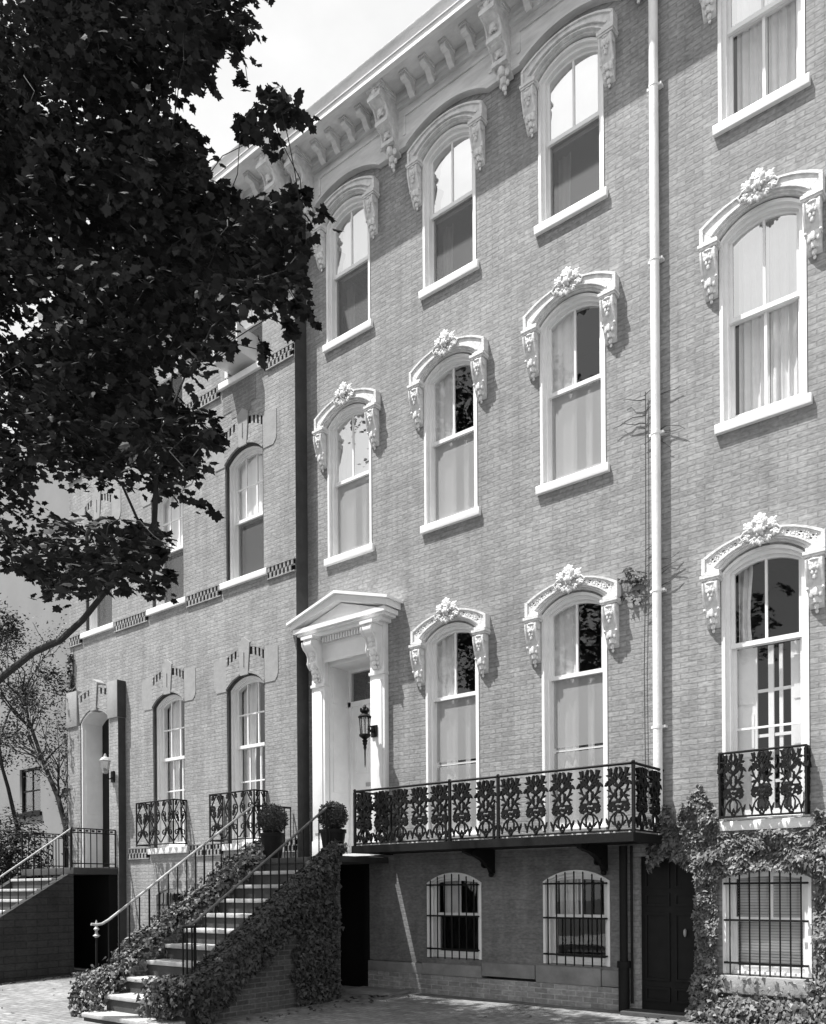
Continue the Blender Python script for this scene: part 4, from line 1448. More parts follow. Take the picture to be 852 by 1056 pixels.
o = cheek(-10.46, SX0 - .002, -3.45).build('side_wall', M['brick_stoop'], st, org=SO, smooth=0)
mb = MB(); mb.box(-8.98, -8.50, -3.85, -3.452, -.3, .28)
mb.build('end_block', M['darkstone'], st, org=SO, bevel=.02)
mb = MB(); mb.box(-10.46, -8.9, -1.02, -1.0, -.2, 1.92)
mb.build('vault_black_panel', M['black'], st, org=SO, smooth=0)

def stair_rail(label, x, ya, ybottom, mat, zoff, flat_to, curl=True, slope=RI / G, nb=None, newel=True, z_at=None):
    t = thing('stair_railing', label, 'railing', (x, ya, 0))
    O_ = (x, ya, 0)
    zf = lambda y: ZT + (y - YT) * slope + zoff
    mb = MB()
    pts = [(x, flat_to, zf(ya) + .02), (x, ya, zf(ya)), (x, ybottom, zf(ybottom))]
    if curl:
        y, z = ybottom, zf(ybottom)
        pts += [(x, y - .10, z - .05), (x, y - .18, z - .06), (x - .01, y - .25, z - .05)]
    mb.tube(pts[1:], .018, 8)
    mb.build('handrail', mat, t, org=O_)
    mb = MB(); mb.tube(pts[:2], .018, 8)
    mb.build('landing_rail', M['iron'], t, org=O_)
    nbal = int((ya - ybottom) / .15)
    for k in range(nbal + 1):
        y = ya - (ya - ybottom) * k / nbal
        i = max(0, math.floor((YT - y) / G))
        zb = max(-.02, ZT - RI * (YT - y) / G - .05)
        mb = MB(); mb.tube([(x, y, zb), (x, y, zf(y) - .01)], .010 if k % 6 else .014, 6)
        link('baluster', mb.mesh('baluster', M['iron'], O_), t)
    m = max(2, int((flat_to - ya) / .13))
    for k in range(1, m + 1):
        y = ya + (flat_to - ya) * k / m
        mb = MB(); mb.tube([(x, y, ZT - .01), (x, y, zf(ya) + .015)], .010, 6)
        link('baluster', mb.mesh('baluster', M['iron'], O_), t)
    if newel:
        y, z = ybottom - .05, zf(ybottom) - .02
        mb = MB()
        for k in range(7):
            a = k * .9
            xx, yy = x + .07 * math.cos(a), y - .06 + .07 * math.sin(a)
            mb.tube([(xx, yy, .02), (xx, yy, z - .03)], .010, 6)
        mb.lathe([(.10, z - .05), (.10, z - .03), (.05, z - .02)], (x, y - .06, 0), 10)
        link('newel', mb.mesh('newel', M['iron'], O_), t)
    return t
stair_rail('black stair railing with a worn pale handrail along the left ivy wall of the stoop', -10.30, -1.1, -3.62, M['rail'], .84, -.30, newel=False)
stair_rail('black stair railing with a dark handrail and curled end on the right of the stoop', -8.70, -1.1, -3.42, M['dark_rail'], .70, -.95)

# slender finial post at the foot of the left handrail
t = thing('finial_post', 'thin black gate post with a small pale finial at the foot of the left handrail', 'post', (-10.55, -3.65, -.1))
mb = MB(); mb.tube([(0, 0, 0), (0, 0, 1.02)], .016, 7); mb.build('shaft', M['iron'], t)
mb = MB(); mb.lathe([(.012, 1.0), (.05, 1.03), (.02, 1.05), (.016, 1.09), (.04, 1.12), (.015, 1.15), (.026, 1.18), (.004, 1.24)], seg=10); mb.build('finial', M['rail'], t)

# ------------------------------------------------------------------ left stoop
t = thing('stone_stoop', 'dark stone stoop of the left house with a black opening under its landing', 'stoop', (-16, -2.5, 0))
TO = (-16, -2.5, 0)
LX0, LX1, LY = -17.1, -15.1, -1.38
mb = MB(); mb.box(LX0, LX1, LY, -.435, 1.86, 1.99)
mb.build('landing', M['darkstone'], t, org=TO, bevel=.012)
for i in range(1, 10):
    y, z = LY - .29 * i, 1.99 - .2 * i
    mb = MB(); mb.box(LX0 + .2, LX1 - .22, y - .03, y + .31, z - .05, z)
    o = link('step', mb.mesh('step', M['step'], TO, bevel=.012), t)
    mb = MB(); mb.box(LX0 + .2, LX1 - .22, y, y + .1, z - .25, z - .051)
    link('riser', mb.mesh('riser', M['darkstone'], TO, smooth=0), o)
for a, b in ((LX0, LX0 + .2), (LX1 - .22, LX1)):
    mb = MB(); mb.prismx([(LY, -.3), (LY - 2.9, -.3), (LY - 2.9, .25), (LY - 2.6, .35), (LY - .1, 1.86), (LY, 1.86)], a, b)
    mb.build('side_wall', M['block'], t, org=TO, smooth=0)
mb = MB(); mb.box(LX0 + .05, LX1 - .015, -.62, -.44, -.2, 1.855); mb.box(LX0, LX0 + .05, LY, -.44, -.2, 1.855)
mb.build('vault_black_panel', M['black'], t, org=TO, smooth=0)  # black panel added to paint the dark under the landing
t = thing('stair_railing', 'black iron railing round the landing and steps of the left house', 'railing', (-15.2, -1.4, 1.99))
O_ = (-15.2, -1.4, 1.99)
mb = MB()
mb.tube([(-15.2, LY, 2.72), (-15.2, LY - 2.6, 2.72 - 2.6 * .2 / .29)], .016, 8)
mb.build('handrail', M['rail'], t, org=O_)
for x in (-15.16, -17.05):
    mb = MB()
    for zz in (2.74, 2.66, 2.07):
        mb.tube([(x, -.44, zz), (x, LY, zz)], .012, 6)
    for yy in (-.45, LY):
        mb.tube([(x, yy, 2.0), (x, yy, 2.74)], .013, 6)
    mb.build('landing_rail', M['iron'], t, org=O_)
for x in (-15.16, -17.05):
    for k in range(8):
        y = LY + (-.46 - LY) * k / 7
        mb = MB(); mb.tube([(x, y, 1.99), (x, y, 2.74)], .010 if k else .018, 6)
        if k < 7: 
            mb.tube([(x, y + .03, 2.70), (x, y + .075, 2.70)], .02, 6)
        link('baluster', mb.mesh('baluster', M['iron'], O_), t)
for k in range(18):
    y = LY - .145 * k
    zt = 2.72 - .145 * k * .2 / .29
    mb = MB(); mb.tube([(-15.2, y, zt - .78), (-15.2, y, zt)], .010, 6)
    link('baluster', mb.mesh('baluster', M['iron'], O_), t)

# ------------------------------------------------------------------ topiaries
def topiary(label, x, y, r, seed, h=.40):
    t = thing('potted_topiary', label, 'potted plant', (x, y, ZT), 'clipped topiaries in black pots')
    mb = MB()
    mb.lathe([(.135, .0), (.14, .02), (.185, h - .05), (.20, h - .05), (.20, h), (.175, h), (.17, h - .04)], seg=24)
    mb.build('pot', M['iron'], t)
    mb = MB(); mb.lathe([(.17, h - .05), (.05, h - .035), (.0, h - .03)], seg=20); mb.build('earth', M['soil'], t)
    mb = MB(); mb.tube([(0, 0, h - .06), (.005, 0, h + r)], .022, 7); mb.build('stem', M['bark'], t)
    rr = random.Random(seed)
    mb = MB()
    c = Vector((0, 0, h + r * .92))
    mb.blob(c, r * .80, 14, 9)
    for k in range(2600):
        d = Vector((rr.gauss(0, 1), rr.gauss(0, 1), rr.gauss(0, 1))).normalized()
        q = 1 + .05 * mnoise.noise(d * 4 + Vector((seed, 0, 0)))
        p = c + d * r * q * rr.uniform(.82, 1.02)
        nn = (d + Vector((rr.gauss(0, .5), rr.gauss(0, .5), rr.gauss(0, .5)))).normalized()
        add_leaf(mb, p, nn, d + Vector((rr.gauss(0, .6), rr.gauss(0, .6), rr.gauss(0, .6))), rr.uniform(.026, .042), 'small', .1)
    mb.build('shrub', M['box'], t, smooth=0)
    return t
topiary('clipped ball topiary in a black pot, on the stoop beside the left handrail', -10.02, -.95, .235, 2)
topiary('clipped ball topiary in a black pot, in front of the white doorway by the balcony', -8.80, -.86, .215, 7)

# ------------------------------------------------------------------ ivy
def ivy(name, label, sampler, n, mat, size=(.07, .12), cat='ivy', stems=None, tip=Vector((0, 0, -1)), tilt=.55, group=None):
    t = thing(name, label, cat, stems[0][0] if stems else (0, 0, 0), group)
    o_ = tuple(t.location)
    mb = MB()
    k = 0
    while k < n:
        q = sampler()
        if q is None:
            continue
        p, nn = q
        nn = (nn + rnd(tilt)).normalized()
        add_leaf(mb, Vector(p), nn, tip + rnd(.45), random.uniform(*size) * (1.35 if random.random() < .08 else 1), 'ivy', random.uniform(.05, .3))
        k += 1
    mb.build('foliage', mat, t, org=o_, smooth=0)
    mb = MB()
    for s_ in stems or []:
        mb.tube(s_, .014, 5, .006)
    mb.build('stems', M['twig'], t, org=o_)
    return t

def bump3(p, s=2.2):
    return mnoise.noise(Vector(p) * s)

rake = lambda y: ZT + (y - YT) * RI / G
# left cheek: cascade along the top and over the front end
def s_left():
    y = random.uniform(-4.05, -1.0)
    x = random.uniform(-10.55, -10.08)
    base = max(.1, rake(y) if y > -3.5 else .30 + (y + 3.5) * .55)
    hgt = (.28 + .12 * bump3((x, y, 1), 3)) * (1.2 if y < -2.6 else .95)
    if y < -3.6 and random.random() < .35: x = random.uniform(-10.6, -10.1)
    u = random.random()
    top = base + hgt * (1 - ((x + 10.26) / .36) ** 2)
    z = top - abs(random.gauss(0, .05))
    nn = Vector(((x + 10.25) * 2.2, -.45, .8))
    if u < .40:      # front and outer faces
        z = random.uniform(min(base - .35, top - .05), top)
        z = max(z, -.1)
        x = -10.05 + abs(random.gauss(0, .02)) if random.random() < .25 else -10.5 - abs(random.gauss(0, .03))
        if y > -1.6 and z < base - .1: return None
        nn = Vector((1 if x > -10.2 else -1, -.5, .4))
    if y < -3.75 and u < .7:
        z = random.uniform(-.1, top); nn = Vector((random.uniform(-.5, .5), -1, .3))
    return (x, y, z), nn
ivy('ivy', 'band of ivy spilling down the left side of the stoop steps', s_left, 8000, M['ivy'], (.04, .072),
    stems=[[(-10.3, -3.9, -.05), (-10.28, -3.2, .62), (-10.25, -2.2, 1.3), (-10.3, -1.2, 1.98)]])
# right cheek: top band, the whole wall face towards the passage, a heap at the foot
def s_right():
    u = random.random()
    if u < .30:
        y = random.uniform(-3.95, -.95)
        x = random.uniform(-8.80, -8.44)
        base = max(.25, rake(y))
        top = base + (.16 + .08 * bump3((x, y, 3), 3)) * (1 - ((x + 8.62) / .27) ** 2)
        return (x, y, top - abs(random.gauss(0, .04))), Vector(((x + 8.7) * 2.5, -.4, .9))
    if u < .46:
        y = -3.75 + random.gauss(0, .20); x = -8.66 + random.gauss(0, .14)
        if y < -4.15: return None
        z = random.uniform(.05, .52) * (1 - .3 * abs(x + 8.72))
        return (x, y, max(-.1, z)), Vector((random.uniform(-.4, .8), -1, .5))
    y = random.uniform(-3.6, -.96)
    zt = max(.3, rake(y) + .06)
    z = random.uniform(-.05, zt)
    # bare brick triangle low on the wall near the foot
    edge_ = .55 + .35 * (y + 2.0) + .12 * bump3((y, z, 4), 3)
    low = zt - (.55 + .22 * bump3((y * 1.7, 0, 8), 2))
    if y < -1.95 + .2 * bump3((z * 2, 0, 5), 2) and z < low: return None
    if y > -1.12 + .05 * bump3((z, 3, 5), 4): return None
    th = .03 + .10 * random.random() * (1 + bump3((y, z, 9), 3))
    return (-8.53 + th, y, z), Vector((1, -.25, .35))
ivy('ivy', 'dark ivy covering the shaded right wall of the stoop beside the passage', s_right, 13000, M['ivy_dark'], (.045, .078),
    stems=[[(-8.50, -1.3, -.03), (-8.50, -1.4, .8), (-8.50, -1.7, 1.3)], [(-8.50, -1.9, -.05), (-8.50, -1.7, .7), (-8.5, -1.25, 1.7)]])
# right house wall
def s_wall():
    u = random.random()
    x = random.uniform(-4.25, .9) if u < .25 else random.uniform(-4.25, -1.6)
    z = random.uniform(-.1, 2.75)
    nz = bump3((x * 1.1, z * 1.1, 2), 1.6)
    top = 2.12 + .22 * nz
    if -3.95 < x < -3.35: top += .45 * max(0, 1 - abs(x + 3.62) / .30) + .1
    if x < -3.95: top = 2.45 - .2 * abs(x + 4.1) + .15 * nz
    if x > -2.35: top += .18
    if -3.40 < x < -2.38: top = 2.17
    if z > top: return None
    # window
    if -3.42 < x < -2.36 and .52 < z < 1.74 - .5 * (x + 2.89) ** 2 * .6 + .02 * nz: return None
    if -3.38 < x < -2.42 and .28 < z <= .53 and random.random() < .92: return None
    if -1.44 < x < -.36 and .3 < z < 1.76: return None
    # door and its lintel
    if x < -3.60:
        lim = 1.78 + .12 * math.sin(x * 9) + .25 * max(0, x + 3.95)
        if x < -3.66 + .07 * bump3((0, z, 6), 3) - (.10 * max(0, .75 - z)) and z < lim: return None
    if z > 1.9 and x < -3.6 and random.random() < .3: return None
    cl_ = .5 + .5 * bump3((x, z, 7), 5.5)
    th = .015 + .20 * cl_ * cl_ * random.random() ** .5 + .03 * (1 + nz)
    if z < .55: th += random.random() * .28 * (1 - z / .6)
    return (x, -th, z), Vector((random.uniform(-.2, .2), -1, .55))
ivy('ivy', 'sunlit ivy framing the barred basement window of the right house', s_wall, 22000, M['ivy'], (.040, .074),
    stems=[[(-3.5, -.02, 0), (-3.55, -.02, 1.0), (-3.5, -.02, 2.0), (-3.65, -.02, 2.6)], [(-2.2, -.02, 0), (-2.25, -.02, 1.2), (-2.1, -.02, 2.1)]])

# creeper on the corner of the left house
def s_corner():
    z = random.uniform(2.3, 6.6)
    x = -17.08 + random.gauss(0, .10) * (1 if z < 5.6 else .7) + (.08 if z > 5.6 else 0)
    if bump3((x, 0, z), 2.0) < -.12: return None
    y = (-.46 if (z < 5.7 and x > -16.97) else YL) - random.uniform(.02, .10)
    return (x, y, z), Vector((0, -1, .4))
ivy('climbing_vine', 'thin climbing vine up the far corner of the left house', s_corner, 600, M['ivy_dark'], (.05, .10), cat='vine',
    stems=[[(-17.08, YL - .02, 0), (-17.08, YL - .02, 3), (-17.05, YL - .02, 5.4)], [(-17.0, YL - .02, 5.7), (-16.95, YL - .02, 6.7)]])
# dry twigs by the downspout
t = thing('dry_vine', 'leafless vine twigs clinging to the brick beside the white downspout', 'vine', (-4.3, 0, 4.6))
mb = MB(); lf_ = MB()
for k in range(16):
    side = random.choice((-1, 1))
    z = random.uniform(4.9, 5.7) if k < 9 else random.uniform(7.0, 7.6)
    p = Vector((-4.22 + side * .04, -.03, z))
    pts = [p]
    d = Vector((side, 0, random.uniform(-.3, .6)))
    for s_ in range(5):
        d = (d + Vector((random.gauss(0, .25), 0, random.gauss(0, .25)))).normalized()
        p = p + d * random.uniform(.05, .10)
        p.y = -.03 - .02 * random.random()
        pts.append(p.copy())
        if z < 6 and side < 0 and random.random() < .8:
            for _ in range(3):
                add_leaf(lf_, p + rnd(.03), Vector((0, -1, .3)) + rnd(.4), Vector((0, 0, -1)) + rnd(.4), random.uniform(.04, .07), 'ivy')
    mb.tube(pts, .007, 5, .003)
mb.tube([(-4.29, -.03, 2.6), (-4.30, -.03, 4.2), (-4.27, -.03, 5.6), (-4.26, -.03, 7.6)], .006, 5)
for zz in (4.9, 5.1, 5.3, 5.5, 5.7, 7.0, 7.2, 7.4, 7.6):
    mb.tube([(-4.28, -.03, zz - .04), (-4.16, -.03, zz + .02)], .005, 5)
mb.build('twigs', M['twig'], t, org=(-4.3, 0, 4.6))
lf_.build('leaves', M['ivy_dark'], t, org=(-4.3, 0, 4.6), smooth=0)

# ------------------------------------------------------------------ beyond the left house
HB = (-27, 2, 0)
far = thing('pale_house', 'plain pale stuccoed house wall set back beyond the left house', 'house', HB)
holes = [[(-23.85, 3.75), (-22.7, 3.75), (-22.7, 5.0), (-23.85, 5.0)], [(-30, 3.6), (-28.9, 3.6), (-28.9, 5.4), (-30, 5.4)], [(-30, 8), (-28.9, 8), (-28.9, 9.8), (-30, 9.8)]]
wall('wall', [(-36, -.4), (-17.3, -.4), (-17.3, 14.4), (-36, 14.4)], holes, 2.0, 2.3, M['stucco'], far, HB)
mb = MB(); mb.box(-36, -17.3, 2.32, 9, 14.4, 14.6); mb.box(-36, -35.7, 2.3, 9, -.4, 14.4); mb.box(-17.6, -17.3, 2.3, 9, -.4, 14.4)
mb.build('roof', M['roofing'], far, org=HB, smooth=0)
mb = MB(); mb.box(-35.6, -17.7, 3.2, 3.3, -.3, 14.3); mb.build('room', M['black'], far, org=HB, smooth=0)
for h in holes:
    (x0_, z0_), _, (x1_, z1_), _ = h
    mb = MB()
    mb.band([(x0_ + .06, z0_ + .06), (x1_ - .06, z0_ + .06), (x1_ - .06, z1_ - .06), (x0_ + .06, z1_ - .06), (x0_ + .06, z0_ + .06)],
            [(x0_, z0_), (x1_, z0_), (x1_, z1_), (x0_, z1_), (x0_, z0_)], 2.06, 2.14)
    mb.box((x0_ + x1_) / 2 - .02, (x0_ + x1_) / 2 + .02, 2.08, 2.12, z0_ + .06, z1_ - .06)
    mb.box(x0_ + .06, x1_ - .06, 2.075, 2.125, (z0_ + z1_) / 2 - .02, (z0_ + z1_) / 2 + .02)
    mb.box(x0_ - .08, x1_ + .08, 1.93, 2.0, z0_ - .1, z0_)
    o = mb.build('window', M['dark_door'], far, org=HB, smooth=0)
    mb = MB(); mb.box(x0_ + .06, x1_ - .06, 2.095, 2.10, z0_ + .06, z1_ - .06)
    link('pane', mb.mesh('pane', M['glass'], HB, smooth=0), o)

def grow(mb, p, d, L, r, depth, tips, spread_=.5, up=.15):
    p = Vector(p); d = Vector(d).normalized()
    pts = [p]
    for k in range(4):
        d = (d + rnd(.12) + Vector((0, 0, up * .3))).normalized()
        p = p + d * L / 4
        pts.append(p)
    mb.tube(pts, r, 6 if r > .02 else 4, r * .62)
    if depth == 0:
        tips.append((p, d)); return
    for k in range(2 if depth > 1 else 3):
        q = (d + rnd(spread_)).normalized()
        grow(mb, pts[random.choice((2, 3, 4))] if k else p, q, L * random.uniform(.62, .85), r * .6, depth - 1, tips, spread_, up)
def small_tree(label, loc, h, r, depth, nleaf, size, lean=(0, 0, 1), mat='bush', spread_=.5, seed=1):
    random.seed(seed)
    t = thing('small_tree', label, 'tree', loc)
    mb = MB(); tips = []
    grow(mb, loc, lean, h * .42, r, depth, tips, spread_)
    mb.build('trunk', M['bark'], t, org=loc)
    lm = MB()
    for k in range(nleaf):
        p, d = random.choice(tips)
        add_leaf(lm, p + rnd(.16), Vector((0, -.3, 1)) + rnd(.6), d + Vector((0, 0, -.6)) + rnd(.5), random.uniform(*size), 'small')
    lm.build('crown', M[mat], t, org=loc, smooth=0)
    return t
def leaning_tree():
    loc = (-17.38, -.2, 0)
    random.seed(4)
    t = thing('small_tree', 'thin half-bare tree leaning away from the left house in front of the pale wall', 'tree', loc)
    mb = MB(); tips = []
    path = [Vector(p) for p in ((-17.38, -.2, 0), (-17.4, -.2, 1.6), (-17.45, -.2, 2.9), (-17.75, -.22, 3.6), (-18.3, -.25, 4.4), (-18.75, -.28, 5.2), (-19.2, -.3, 6.0))]
    mb.tube(path, .075, 7, .03)
    for k in range(26):
        p = random.choice(path[2:])
        grow(mb, p + rnd(.02), (random.gauss(-.4, .6), random.gauss(0, .4), random.uniform(.1, 1)), random.uniform(.5, 1.0), .022, 2, tips, .45)
    mb.build('trunk', M['bark'], t, org=loc)
    lm = MB()
    for k in range(7500):
        p, d = random.choice(tips)
        add_leaf(lm, p + rnd(.17), Vector((0, -.3, 1)) + rnd(.6), d + Vector((0, 0, -.6)) + rnd(.5), random.uniform(.04, .08), 'small')
    lm.build('crown', M['box'], t, org=loc, smooth=0)
leaning_tree()
small_tree('feathery leafy tree by the pale wall at the left edge', (-20.0, -.5, 0), 7.2, .09, 5, 13000, (.05, .10), (.02, 0, 1), 'box', .50, 9)
random.seed(21)
for i, (x, y, z, rx, lab) in enumerate(((-18.2, -.9, 2.0, .9, 'tall dark garden bush just beyond the left stoop'), (-19.6, -1.0, 1.9, 1.1, 'dark bush at the left edge behind the steps'))):
    t = thing('garden_bush', lab, 'bush', (x, y, 0))
    lm = MB()
    for k in range(4200):
        d = rnd(1).normalized()
        p = Vector((x, y, z)) + Vector((d.x * rx, d.y * .8 * rx, d.z * z * .75)) * random.uniform(.55, 1.0)
        if p.z < 0: continue
        add_leaf(lm, p, d + Vector((0, 0, .5)) + rnd(.4), rnd(1), random.uniform(.05, .09), 'small')
    lm.build('foliage', M['maple'], t, org=(x, y, 0), smooth=0)
    mb = MB()
    for k in range(6):
        mb.tube([(x, y, -.1), (x + random.uniform(-.5, .5), y + random.uniform(-.5, .5), z + .4)], .02, 5, .006)
    mb.build('stems', M['bark'], t, org=(x, y, 0))

